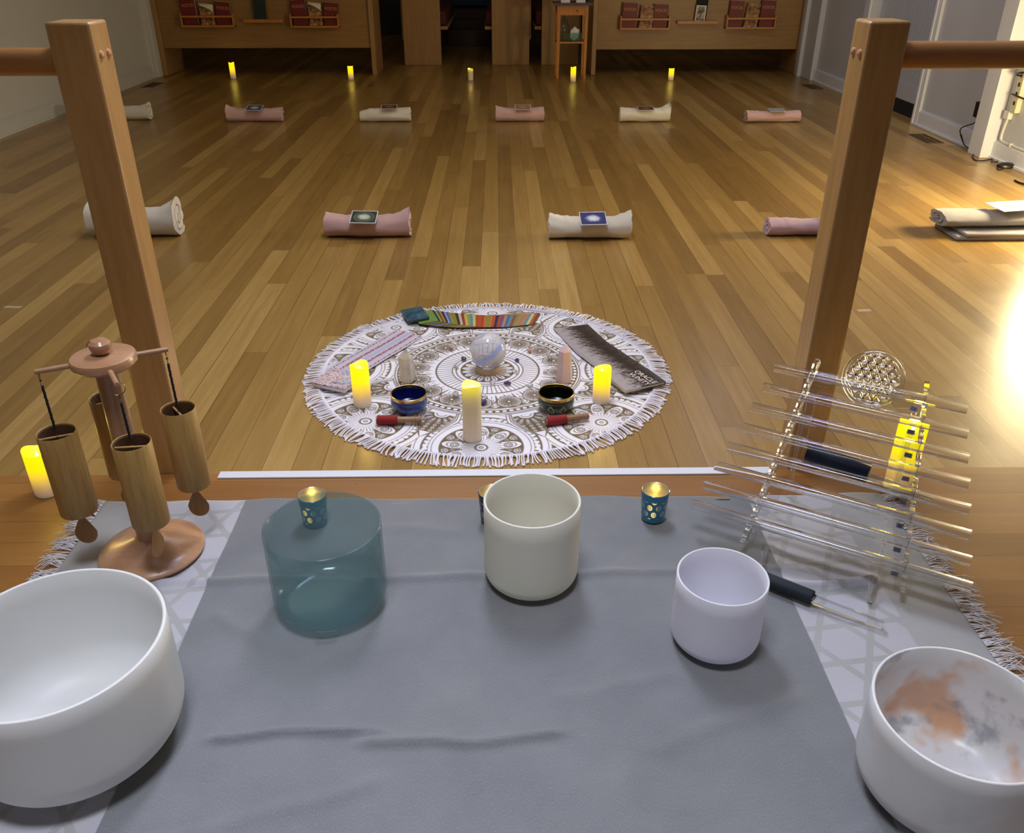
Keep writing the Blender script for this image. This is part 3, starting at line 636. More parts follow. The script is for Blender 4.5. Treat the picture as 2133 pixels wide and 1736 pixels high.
gems = [(966, 749, M_smoky, 'amethyst', 'dark violet stone just left of the crystal ball', .013), (1077, 751, M_ameth, 'amethyst', 'violet stone just right of the crystal ball', .011),
 (1057, 800, M_ameth, 'amethyst', 'violet stone in front of the crystal ball, nearer the rose tower', .012), (972, 803, M_ameth, 'amethyst', 'violet stone behind the tall candle', .011),
 (1007, 840, M_ameth, 'amethyst', 'violet stone close against the right side of the tall candle', .012), (951, 765, M_clearq, 'quartz_pebble', 'clear greyish pebble left of the ball stand', .012),
 (1072, 774, M_clearq, 'quartz_pebble', 'clear pebble right of the ball stand', .011), (1026, 798, M_clearq, 'quartz_pebble', 'clear splinter just in front of the ball stand', .013),
 (1104, 806, M_clearq, 'quartz_pebble', 'clear pebble between the rose tower and the green bowl', .012), (878, 746, M_clearq, 'quartz_pebble', 'sparkling clear pebble beside the tip of the quartz point', .013),
 (892, 812, M_clearq, 'quartz_pebble', 'frosty pebble between the quartz point and the tall candle', .012), (950, 824, M_clearq, 'quartz_pebble', 'cloudy pink-white pebble left of the tall candle', .015),
 (1008, 828, M_clearq, 'quartz_pebble', 'milky pebble peeking out right of the tall candle', .014), (940, 726, M_peach, 'peach_stone', 'small peach stone up-left of the crystal ball', .012),
 (1102, 731, M_peach, 'peach_stone', 'small peach stone up-right of the crystal ball', .012), (1145, 747, M_clearq, 'quartz_pebble', 'clear pebble beside the top of the rose tower', .013),
 (1135, 776, M_clearq, 'quartz_pebble', 'clear pebble left of the middle of the rose tower', .010)]
for i, (px, py, m_, nm, lb, r) in enumerate(gems):
    rnd = random.Random(i+50); bm = bmesh.new(); bmesh.ops.create_icosphere(bm, subdivisions=1, radius=r)
    sx, sy, sz = rnd.uniform(.8, 1.3), rnd.uniform(.7, 1), rnd.uniform(.6, .85)
    for v in bm.verts: v.co = Vector((v.co.x*sx, v.co.y*sy, v.co.z*sz))*rnd.uniform(.8, 1.12)
    mn = min(v.co.z for v in bm.verts); me = bpy.data.meshes.new(nm)
    for v in bm.verts: v.co.z -= mn
    bm.to_mesh(me); bm.free(); me.materials.append(m_); o = bpy.data.objects.new(nm, me); COL.objects.link(o)
    p = at(px, py+3, FL+.005); o.location = (p[0], p[1], FL+.0055); o.rotation_euler = (0, 0, rnd.uniform(0, 6)); tag(o, lb, 'crystal')

# two small metal singing bowls and their mallets
M_brass = plain('brass_rim', (206, 176, 110), .25, 1.0, vary=.1, scale=60)
def small_bowl(x, y, cin, cout, label, lines, seed):
    t = thing('singing_bowl', label, 'bowl', (x, y, FL+.005))
    m1, k = mat('bowl_enamel'); X, Y, Z_ = k.xyz(k.obj()); th = k.m('ARCTAN2', Y, X)
    p = k.m('PINGPONG', k.m('MULTIPLY', th, 9/(2*PI)), .5); zc = k.m('DIVIDE', k.m('SUBTRACT', Z_, .022), .032)
    wv_ = k.m('ABSOLUTE', k.m('SUBTRACT', k.m('ABSOLUTE', zc), k.m('MULTIPLY', k.m('SINE', k.m('MULTIPLY', th, 9)), .42)))
    ln = k.m('SUBTRACT', 1.0, k.step(wv_, .05, .10))
    fl = k.noise(k.obj(), 95, 3, .7); sp_ = k.step(fl, .60, .64)
    dec = k.m('MAXIMUM', k.m('MULTIPLY', ln, lines), k.m('MULTIPLY', sp_, .65)); dec = k.m('MULTIPLY', dec, k.m('SUBTRACT', 1.0, k.step(Z_, .045, .05)))
    k.put(k.b.inputs['Base Color'], k.mix(dec, lin(cout), lin((176, 168, 134)))); pset(k, Roughness=.3, Coat_Weight=.4)
    outp = [(.001, 0), (.034, 0), (.048, .006), (.0575, .018), (.061, .034), (.0595, .052), (.0585, .0535)]
    obj('bowl_body', MB().lathe(outp, 64, closed=False), m1, t)
    obj('bowl_rim', MB().lathe([(.0600, .0525), (.0605, .0535), (.0600, .0635), (.0585, .0645), (.0565, .0640), (.0560, .0530)], 64, closed=False), M_brass, t)
    obj('bowl_lining', MB().lathe([(.0562, .0625), (.0575, .035), (.052, .016), (.035, .006), (.001, .0045)], 64, closed=False), plain('bowl_lining', cin, .25, vary=.05), t)
small_bowl(-.303, 2.505, (10, 26, 104), (22, 62, 150), 'small blue enamel singing bowl with a brass rim on the mat', .0, 1)
small_bowl(.186, 2.503, (6, 16, 12), (16, 60, 34), 'small dark green singing bowl with gold scrollwork and brass rim', 1.0, 2)
M_felt = plain('red_suede', (136, 24, 26), .8, vary=.12); M_handle = wood('mallet_wood', (164, 128, 98), (128, 94, 68), 'z', .45, 3)
def mallet(x0, y0, x1, y1, label):
    d = Vector((x1-x0, y1-y0, 0)); L = d.length
    t = thing('mallet', label, 'mallet', (x0, y0, FL+.0205), (0, 0, math.atan2(d.y, d.x)), 'red-wrapped mallets')
    R = Matrix.Rotation(PI/2, 4, 'Y')
    obj('mallet_core', MB().lathe([(.0135, -.001), (.0135, .0), (.0125, .002), (.0125, L*.48), (.0105, L*.52), (.0105, L*.86), (.0098, L*.865), (.0106, L*.87), (.0108, L*.98), (.0085, L)], 32, M=R), M_handle, t)
    obj('suede_wrap', MB().lathe([(.0127, .003), (.0155, .0035), (.0158, .008), (.0158, L*.46), (.0150, L*.475), (.0127, L*.476)], 32, M=R), M_felt, t, bevel=.0008)
mallet(-.400, 2.408, -.255, 2.408, 'wooden mallet with a red suede head in front of the blue bowl')
mallet(.147, 2.388, .288, 2.424, 'wooden mallet with a red suede head in front of the green bowl')

# three spreads of cards
def spread(pts, n, cw, ch, m_of, lab_of, group, z0, cat='card', name='oracle_card', tilt=3.0, rot=None):
    """n cards laid overlapping along a path of (x, y, heading) keys"""
    for i in range(n):
        s_ = i/(n-1)*(len(pts)-1); a = min(int(s_), len(pts)-2); f = s_-a
        x, y, h = [pts[a][q]*(1-f)+pts[a+1][q]*f for q in range(3)]
        b = MB().box(-cw/2, cw/2, -ch/2, ch/2, 0, .0005)
        o = obj(name, b, m_of(i), None, (x, y, z0+i*.00032), (0, math.radians(tilt), math.radians(h)), smooth=False, label=lab_of(i), cat=cat, group=group); o.data.name = name
CC = [(120, 150, 70), (28, 40, 84), (150, 156, 84), (80, 96, 52), (196, 120, 62), (52, 40, 34), (128, 160, 206), (96, 98, 160), (150, 144, 70), (134, 138, 60), (146, 128, 60), (70, 50, 44), (196, 186, 160), (150, 60, 52), (206, 176, 90), (150, 160, 80),
      (92, 150, 156), (206, 190, 110), (176, 76, 44), (186, 82, 46), (170, 70, 44), (196, 112, 62), (120, 146, 70), (200, 112, 64), (178, 84, 50), (50, 36, 84), (168, 80, 52), (110, 84, 132), (190, 130, 120), (70, 110, 150), (92, 142, 160), (150, 76, 46), (132, 136, 84), (154, 146, 90), (188, 118, 80), (176, 132, 104), (88, 148, 160), (216, 196, 150), (170, 96, 50), (120, 60, 36)]
CN = ['green', 'navy', 'olive', 'moss', 'orange', 'black', 'sky blue', 'violet', 'olive', 'lime', 'mustard', 'brown', 'cream', 'crimson', 'yellow', 'lime',
      'teal', 'yellow', 'rust', 'rust', 'brick', 'orange', 'green', 'orange', 'rust', 'indigo', 'brick', 'purple', 'pink', 'blue', 'aqua', 'brick', 'sage', 'khaki', 'coral', 'tan', 'aqua', 'ivory', 'amber', 'umber']
def cardmat(c, i):
    m, k = mat('card_print'); f = k.noise(k.obj(), 70, 4, .7); g = k.noise(k.obj(), 24, 2, .5); c1 = lin(c); c2 = lin(CC[(i*7+3) % len(CC)])
    k.put(k.b.inputs['Base Color'], k.mix(k.step(g, .55, .66), k.mix(f, tuple(v*.6 for v in c1), tuple(min(1, v*1.25) for v in c1)), k.mix(.35, c1, c2))); pset(k, Roughness=.32); return m
N1 = 40
path = [(.118, 3.290, -16), (.0, 3.252, -9), (-.11, 3.243, -1), (-.22, 3.258, 9), (-.305, 3.280, 17)]
spread(path, N1, .080, .125, lambda i: cardmat(CC[N1-1-i], i), lambda i: 'bright card whose %s strip lies between %s and %s in the back spread' % (CN[N1-1-i], CN[N1-i] if i else 'the bare mat', CN[N1-2-i] if i < N1-1 else 'the teal deck'), 'bright oracle cards in the back spread', FL+.006, tilt=-3.0)
M_cover, k = mat('teal_card_back'); f = k.noise(k.obj(), 18, 4, .7); k.put(k.b.inputs['Base Color'], k.ramp(f, [(.4, lin((36, 66, 84))), (.6, lin((62, 96, 110))), (.75, lin((110, 140, 156)))])); pset(k, Roughness=.35)
obj('deck_of_cards', MB().box(-.045, .045, -.0625, .0625, 0, .010), M_cover, None, (-.350, 3.290, FL+.0205), (0, math.radians(-3), math.radians(20)), bevel=.001, label='dark teal deck cover at the left end of the back spread', cat='cards')
# dark spread on the right
def inkmat(i, box=False):
    m, k = mat('ink_wash'); x, y, z = k.xyz(k.obj()); n = k.noise(k.comb(k.m('MULTIPLY', x, 30), k.m('MULTIPLY', y, 60), float(i)), 1.0, 4, .7)
    d = k.m('ADD', k.m('MULTIPLY', x, 8.0), k.m('ADD', k.m('MULTIPLY', n, 1.9), -.62))
    k.put(k.b.inputs['Base Color'], k.ramp(d, [(.0, lin((168, 160, 164))), (.16, lin((124, 114, 112))), (.34, lin((66, 52, 48))), (.6, lin((40, 30, 28))), (1.0, lin((78, 68, 60)))])); pset(k, Roughness=.35); return m
inks = [inkmat(i) for i in range(6)]
hd = math.degrees(math.atan2(3.225-3.177, .347-.206))
N2 = 36
spread([(.300, 3.160, 16), (.352, 2.99, 15), (.42, 2.84, 14), (.472, 2.725, 15)], N2, .150, .085, lambda i: inks[i % 6], lambda i: 'grey ink-wash card in the dark spread, %d from its far end' % i if 0 else 'grey ink-wash card overlapping in the dark spread on the right of the mat', 'ink-wash cards in the right-hand spread', FL+.006, tilt=0)
Mx = thing('guide_book', 'dark grey oracle guide book at the near end of the ink-wash spread', 'book', (.480, 2.672, FL+.0195), (0, 0, math.radians(24)))
b = MB().box(-.082, .082, -.060, .060, .0085, .0105).box(-.082, .082, -.060, .060, -.0015, .0005).box(.080, .082, -.060, .060, .0005, .0085)
obj('book_cover', b, inkmat(9), Mx, bevel=.0006)
obj('pages', MB().box(-.080, .079, -.058, .058, .0006, .0084), M_page, Mx, smooth=False)
M_ltr = plain('silver_letters', (236, 228, 222), .4)
Mt = frame((-.25, -1, 0), (1, -.25, 0), (.045, .0, .0108))
obj('title', text_mb('VUNITY', .030, frame((.1, -1, 0), (1, .1, 0), (.008, -.004, .0107))), M_ltr, Mx, smooth=False)
obj('title', text_mb('ORACLE', .030, frame((.1, -1, 0), (1, .1, 0), (.036, .0, .0107))), M_ltr, Mx, smooth=False)
# pale pink spread on the left
def lacemat(i):
    m, k = mat('lace_print'); x, y, z = k.xyz(k.obj()); X = k.m('ABSOLUTE', x)
    n = k.noise(k.comb(k.m('MULTIPLY', x, 160), k.m('MULTIPLY', y, 120), float(i)), 1.0, 2, .6)
    l1 = k.m('SUBTRACT', 1.0, k.step(k.m('ABSOLUTE', k.m('SUBTRACT', X, .024)), .004, .009)); l2 = k.m('SUBTRACT', 1.0, k.step(k.m('ABSOLUTE', k.m('SUBTRACT', X, .056)), .002, .005))
    c = k.mix(k.m('MULTIPLY', l1, k.step(n, .42, .55)), lin((204, 194, 208)), lin((138, 58, 76)))
    c = k.mix(k.m('MULTIPLY', l2, k.step(n, .45, .55)), c, lin((70, 56, 84)))
    c = k.mix(k.m('SUBTRACT', 1.0, k.step(X, .006, .011)), c, lin((176, 186, 214)))
    k.put(k.b.inputs['Base Color'], c); pset(k, Roughness=.4); return m
laces = [lacemat(i) for i in range(5)]
N3 = 30
spread([(-.380, 3.115, -35), (-.44, 3.0, -34), (-.51, 2.88, -33), (-.555, 2.79, -30)], N3, .135, .075, lambda i: laces[i % 5], lambda i: 'pale pink lace-printed card overlapping in the left spread of the mat', 'lace-printed cards in the left spread', FL+.006, tilt=0)
M_lbook, k = mat('lace_book_cover'); f = k.noise(k.obj(), 30, 3, .6); g = k.noise(k.obj(), 110, 2, .6)
k.put(k.b.inputs['Base Color'], k.mix(k.step(g, .56, .6), k.ramp(f, [(.4, lin((210, 198, 200))), (.52, lin((206, 176, 182))), (.62, lin((176, 186, 206)))]), lin((120, 96, 104)))); pset(k, Roughness=.5)
t = thing('card_box', 'pale pink box of lace-printed cards at the near end of the left spread', 'box', (-.565, 2.70, FL+.016), (0, 0, math.radians(-24)))
obj('box_lid', MB().box(-.068, .068, -.075, .055, .012, .017), M_lbook, t, bevel=.0008)
obj('box_base', MB().box(-.066, .066, -.073, .053, -.0, .012), M_fringe, t, bevel=.0008)
obj('lettering', text_mb('LIGHT', .018, frame((-1, 0, 0), (0, -1, 0), (.02, -.045, .0172))), plain('plum_letters', (110, 70, 90), .5), t, smooth=False)

# ================================================================ THE GREY THROW ON THE PLATFORM
TX0, TX1, TY0, TY1 = -.972, .945, .18, 1.742
def throw_z(x, y):
    """height field of the cloth: soft folds and creases"""
    def ridge(x0, y0, x1, y1, w_, h, bend=0.0):
        dx, dy = x1-x0, y1-y0; L = math.hypot(dx, dy); t_ = ((x-x0)*dx+(y-y0)*dy)/L/L; d = ((x-x0)*-dy+(y-y0)*dx)/L+bend*np.sin(PI*t_)+.0035*np.sin(17*t_*L+9*x0)+.0015*np.sin(41*t_*L)
        return h*np.exp(-(d/w_)**2)*np.clip(np.minimum(t_, 1-t_)*8+.6, 0, 1)
    z = np.full_like(x, .0035)
    z += ridge(-.80, 1.432, .62, 1.452, .012, .0055, .006)
    z += ridge(-.50, 1.020, -.20, 1.022, .009, .0085, -.006)+ridge(-.24, 1.000, .10, 1.018, .010, .0075, .006)
    z += ridge(.60, 1.40, .80, 1.42, .012, .010, .010)
    z += ridge(.25, .98, .55, 1.10, .02, .003)+ridge(.1, 1.10, .33, 1.15, .018, .0028)+ridge(-.1, 1.13, -.12, .4, .030, .002)
    z += ridge(-.62, .80, -.20, .93, .016, .0032, .01)+ridge(.20, .70, .56, .83, .014, .003)+ridge(-.30, 1.62, .10, 1.58, .02, .0022)+ridge(-.58, 1.33, -.42, 1.22, .018, .004)+ridge(-.2, .75, .5, .82, .04, .003)+ridge(.12, .6, .2, .95, .03, .003)
    z += .0016*(np.sin(9*x+5*np.sin(3.1*y))*np.sin(7*y+2*np.sin(4*x)))+.0009*np.sin(23*x+11*y)*np.sin(19*y-7*x)
    return np.clip(.0035+(z-.0035)*1.7, .0015, None)
M_throw, k = mat('grey_throw'); x, y, z = k.xyz(k.obj())
near = None; PT = .096
for i, a in enumerate((0.0, 60.0, 120.0)):
    ca, sa = math.cos(math.radians(a+7)), math.sin(math.radians(a+7))
    t_ = k.m('ADD', k.m('MULTIPLY', x, -sa/PT), k.m('ADD', k.m('MULTIPLY', y, ca/PT), (.15, .40, .25)[i]))
    d = k.m('ABSOLUTE', k.m('SUBTRACT', k.m('FRACT', t_), .5))
    near = d if near is None else k.m('MINIMUM', near, d)
tile = k.step(near, .062, .080)
ax = k.m('ABSOLUTE', k.m('ADD', x, .010))
bandm = k.m('MULTIPLY', k.step(ax, .6155, .6185), k.m('SUBTRACT', 1.0, k.step(ax, .816, .822)))
weave = k.noise(k.comb(k.m('MULTIPLY', x, 900), k.m('MULTIPLY', y, 260), 0.0), 1.0, 2, .6); cloud = k.noise(k.obj(), 6, 3, .6)
basec = k.mix(cloud, lin((100, 103, 107)), lin((124, 126, 129)))
bordc = k.mix(cloud, lin((146, 147, 148)), lin((164, 165, 166)))
c = k.mix(k.step(ax, .6155, .6185), basec, bordc)
c = k.mix(k.m('MULTIPLY', bandm, tile), c, lin((170, 170, 178)))
c = k.mix(k.m('MULTIPLY', k.step(weave, .45, .75), .12), c, lin((220, 220, 225)))
k.put(k.b.inputs['Base Color'], c); pset(k, Roughness=.85, Sheen_Weight=.3); k.b.inputs['Specular IOR Level'].default_value = .2
k.put(k.b.inputs['Normal'], k.bump(weave, .25, .0006))
NXT, NYT = 330, 270
xs = np.linspace(TX0, TX1, NXT); ys = np.linspace(TY0, TY1, NYT); Xg, Yg = np.meshgrid(xs, ys, indexing='ij')
Yj = Yg+np.where(Yg > TY1-.02, .004*np.sin(9*Xg)+.003*np.sin(31*Xg), 0); Xj = Xg
Zg = throw_z(Xg, Yg); Zg[:, -1] = .0006; Zg[0] = .0006; Zg[-1] = .0006
throw = thing('fringed_throw', 'large grey fringed throw with pale geometric bands spread over the platform', 'throw', (0, 0, 0))
o = big_mesh('throw_cloth', np.stack([Xj, Yj, Zg], -1).reshape(-1, 3), NXT, NYT, False, M_throw); o.parent = throw
M_fr2 = plain('throw_fringe', (206, 204, 208), .85, vary=.05)
fr = MB(); rnd = random.Random(11)
for side, xe in ((-1, TX0), (1, TX1)):
    yy = TY1-.01; g_ = 0
    while yy > .55:
        ang_ = rnd.uniform(-.5, .45)*(1 if side < 0 else .8)-.1; ln0 = rnd.uniform(.045, .075)
        for s_ in range(9):
            a = ang_+rnd.uniform(-.26, .26); ln = ln0*rnd.uniform(.75, 1.1); y0 = yy+rnd.uniform(-.009, .009); cv = rnd.uniform(-.5, .5); pts = []
            for q in range(5):
                f = q/4; aa_ = a+cv*f
                pts.append((xe-side*.004+side*ln*f*math.cos(aa_), y0+ln*f*math.sin(aa_), .0035+.006*math.sin(PI*f)*rnd.uniform(.2, 1)+(.0012 if q else 0)))
            fr.tube(pts, [.0011, .0010, .0009, .0008, .0006], 4, cap=False)
        yy -= .0185; g_ += 1
tag(obj('fringe', fr, M_fr2, throw), kind='stuff')

# ================================================================ CRYSTAL SINGING BOWLS
def frosted(name, c, tr=.25, rough=.45, vary=.03, extra=None):
    m, k = mat(name); f = k.noise(k.obj(), 7, 3, .6); c = lin(c)
    col = k.mix(f, tuple(v*(1-vary) for v in c), tuple(min(1, v*(1+vary)) for v in c))
    if extra: col = extra(k, col)
    k.put(k.b.inputs['Base Color'], col); pset(k, Roughness=rough); 
    g = k.noise(k.obj(), 500, 1); k.put(k.b.inputs['Normal'], k.bump(g, .05, .0003))
    tl = k.add('ShaderNodeBsdfTranslucent'); k.put(tl.inputs[0], col); mx = k.add('ShaderNodeMixShader'); mx.inputs[0].default_value = tr
    out = [n for n in k.n if n.type == 'OUTPUT_MATERIAL'][0]; k.l.new(k.b.outputs[0], mx.inputs[1]); k.l.new(tl.outputs[0], mx.inputs[2]); k.l.new(mx.outputs[0], out.inputs[0]); return m
def bowl_prof(r, h, rr, th, inner_first=False):
    P = [(.0005, 0)]
    for i in range(1, 13): a = PI/2*i/12; P.append((r-rr+rr*math.sin(a), rr-rr*math.cos(a)))
    P += [(r, rr+(h-rr)*f) for f in (.25, .5, .75)]+[(r, h-.0012), (r-.0012, h), (r-th+.0012, h), (r-th, h-.0012)]
    P += [(r-th, rr+(h-rr)*f) for f in (.75, .5, .25)]
    r2 = max(rr-th, .01)
    for i in range(12, 0, -1): a = PI/2*i/12; P.append((r-rr+r2*math.sin(a), rr-r2*math.cos(a)))
    P.append((.0005, th)); return P
def crystal_bowl(label, x, y, r, h, m, rr, th=.005):
    return obj('crystal_bowl', MB().lathe(bowl_prof(r, h, rr, th), 128, closed=False), m, None, (x, y, .0075), ang=60, label=label, cat='singing bowl')
crystal_bowl('very large frosted white crystal bowl at the left edge of the throw', -.7145, 1.0195, .1722, .2306, frosted('frosted_white', (238, 239, 238)), .075, .006)
crystal_bowl('tall cream-white crystal bowl in the middle, hiding a dark blue votive', .0636, 1.435, .0995, .2005, frosted('frosted_cream', (238, 237, 226)), .032, .005)
crystal_bowl('smallest plain white crystal bowl, beside the crystal harp', .4137, 1.2395, .0849, .1597, frosted('frosted_pearl', (242, 242, 250)), .03, .004)
def marble(k, col):
    n = k.noise(k.obj(), 8.5, 3, .55); n2 = k.noise(k.comb(*[k.m('ADD', q, 4.0) for q in k.xyz(k.obj())]), 10, 4, .6); inside = k.xyz(k.obj())
    rr_ = k.m('SQRT', k.m('ADD', k.m('MULTIPLY', inside[0], inside[0]), k.m('MULTIPLY', inside[1], inside[1])))
    inn = k.m('SUBTRACT', 1.0, k.step(rr_, .1275, .1300))
    c2 = k.mix(k.m('MULTIPLY', k.step(n, .50, .64), k.m('ADD', .06, k.m('MULTIPLY', inn, .74))), col, lin((222, 160, 100)))
    return k.mix(k.m('MULTIPLY', k.step(n2, .52, .66), k.m('ADD', .12, k.m('MULTIPLY', inn, .55))), c2, lin((138, 144, 156)))
crystal_bowl('wide marbled crystal bowl with orange and grey clouds at the lower right', .6996, .898, .133, .18, frosted('frosted_marble', (236, 238, 240), .15, .3, extra=marble), .055, .005)
M_tealb = clear('teal_crystal', (.80, .885, .89), .10, 1.38, .0, lin((138, 164, 168)), .17)
t = thing('crystal_bowl', 'see-through teal crystal bowl with a gold-lit votive showing behind it', 'singing bowl', (-.3515, 1.3625, .0075))
obj('bowl_wall', MB().lathe(bowl_prof(.1151, .1953, .038, .0045), 128, closed=False), M_tealb, t, ang=60)
b = MB(); n = 10
for i in range(n+1):
    a = -PI/2+.09+.40*(i/n-.5)
    for z_, dr in ((.010, -.0117), (.0155, -.0068)): b.v.append(((.1151+dr+.0006)*math.cos(a), (.1151+dr+.0006)*math.sin(a), z_))
b.f = [(2*i, 2*i+2, 2*i+3, 2*i+1) for i in range(n)]
o = obj('frosted_label', b, plain('frosted_strip', (150, 176, 178), .6), t); o.modifiers.new('t', 'SOLIDIFY').thickness = .0006

# ================================================================ VOTIVES WITH TEALIGHTS
def votive(x, y, label, dark):
    t = thing('votive_glass', label, 'votive', (x, y, .005), (0, 0, -.35))
    m, k = mat('mercury_glass'); X, Y, Z_ = k.xyz(k.obj()); th = k.m('ARCTAN2', Y, X); zz_ = k.m('DIVIDE', Z_, .0190)
    row = k.m('FLOOR', zz_); u = k.m('SUBTRACT', k.m('FRACT', k.m('ADD', k.m('MULTIPLY', th, 9/(2*PI)), k.m('MULTIPLY', row, .5))), .5); v = k.m('SUBTRACT', k.m('FRACT', zz_), .4)
    q = k.m('SQRT', k.m('ADD', k.m('MULTIPLY', u, k.m('MULTIPLY', u, 5.0)), k.m('MULTIPLY', v, k.m('MULTIPLY', v, 2.6))))
    drop = k.m('SUBTRACT', 1.0, k.step(q, .62, .72)); ringm = k.m('SUBTRACT', 1.0, k.step(k.m('ABSOLUTE', k.m('SUBTRACT', q, .30)), .05, .10))
    dec = k.m('MULTIPLY', k.m('SUBTRACT', drop, k.m('MULTIPLY', ringm, .8)), k.m('MULTIPLY', k.step(Z_, .012, .016), k.m('SUBTRACT', 1.0, k.step(Z_, .058, .064))))
    base_ = lin((24, 34, 74) if dark else (66, 128, 160))
    k.put(k.b.inputs['Base Color'], k.mix(k.m('MULTIPLY', dec, .55), base_, lin((190, 196, 180)))); pset(k, Roughness=.2, Metallic=.35)
    k.b.inputs['Transmission Weight'].default_value = 0.0
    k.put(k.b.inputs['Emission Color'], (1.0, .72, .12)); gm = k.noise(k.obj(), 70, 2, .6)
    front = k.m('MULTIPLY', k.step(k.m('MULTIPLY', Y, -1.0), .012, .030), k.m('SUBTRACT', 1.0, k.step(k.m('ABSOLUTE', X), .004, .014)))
    k.put(k.b.inputs['Emission Strength'], k.m('MULTIPLY', k.m('MULTIPLY', dec, .9), front))  # tealight glow painted as emission on a front strip of the glass
    ro, rb, h = .0330, .0278, .079
    obj('glass_wall', MB().lathe([(.0005, .0), (rb-.002, 0), (rb, .002), (rb+.0006, .010), (ro, h), (ro-.0012, h+.0010)], 64, closed=False), m, t)
    obj('inner_wall', MB().lathe([(ro-.0012, h+.0010), (ro-.0026, h), (rb-.002, .014), (.0005, .013)], 64, closed=False), plain('silvered_glass', (170, 172, 176), .3, .6, vary=.35, scale=120), t)
    obj('tealight', MB().lathe([(.019, .0135), (.019, .026), (.018, .027), (.0005, .025)], 32), M_wax2, t)
    obj('flame_bulb', MB().lathe([(.0001, .025), (.0035, .028), (.004, .033), (.002, .041), (.0001, .048)], 12), M_bulb2, t)
    point('votive_light', (x, y, .005+.052), .035, (1.0, .62, .10), .006)
M_wax2 = plain('tealight_wax', (240, 220, 170), .5, em=(255, 190, 60), es=.5); M_bulb2 = plain('tealight_bulb', (255, 210, 90), .3, em=(255, 200, 40), es=6)
votive(.361, 1.648, 'blue votive glass with peacock-feather pattern standing alone on the throw', False)
votive(-.437, 1.640, 'votive glass glowing gold behind the teal crystal bowl', False)
votive(-.020, 1.645, 'dark blue votive glass mostly hidden behind the cream bowl', True)

# ================================================================ BAMBOO CHIMES ON A TURNED STAND
M_beech = wood('beech_wood', (188, 146, 112), (162, 118, 86), 'x', .3, .8, .25); M_beechz = wood('beech_pole_wood', (182, 142, 108), (156, 116, 84), 'z', .32, .9, .2)
M_bam = wood('bamboo_veneer', (178, 144, 84), (146, 110, 56), 'z', .45, 2.4); M_cord = plain('black_cord', (22, 20, 22), .8); M_ring = plain('steel_ring', (150, 130, 110), .25, 1.0, vary=.1)
M_inner = plain('chime_inside', (92, 62, 40), .7)
cs = thing('chime_stand', 'turned wooden stand with a round base and four arms holding bamboo chimes', 'stand', (-.780, 1.532, .0075))
obj('base', MB().lathe([(.0005, 0), (.104, 0), (.111, .004), (.112, .009), (.108, .014), (.085, .023), (.055, .034), (.032, .043), (.027, .046), (.024, .046)], 96, closed=False), M_beech, cs)
obj('pole', MB().lathe([(.0245, .040), (.0235, .25), (.0225, .462)], 40), M_beechz, cs)
obj('hub', MB().lathe([(.0005, .460), (.046, .460), (.056, .463), (.062, .470), (.0625, .478), (.060, .484), (.054, .4865), (.0005, .487)], 72, closed=False), M_beech, cs)
obj('finial', MB().lathe([(.008, .487), (.012, .489), (.018, .495), (.021, .503), (.020, .511), (.014, .517), (.0005, .519)], 40, closed=False), M_beech, cs)
AR = (('left', -.109, -.044), ('right', .102, .052), ('front', .062, -.098), ('rear', -.061, .092))
for nm, dx, dy in AR:
    d = Vector((dx, dy, 0)); u = d.normalized()
    obj('arm', MB().tube([u*.055+Vector((0, 0, .473)), u*(d.length+.006)+Vector((0, 0, .4715))], [.0056, .0050], 16), M_beechz, cs, bevel=.001)
def torus(b, c, ax, R, r, n=28, k_=6):
    ax = Vector(ax).normalized(); p = ax.orthogonal().normalized(); q = ax.cross(p)
    return b.tube([Vector(c)+(p*math.cos(2*PI*i/n)+q*math.sin(2*PI*i/n))*R for i in range(n)], r, k_, loop=True)
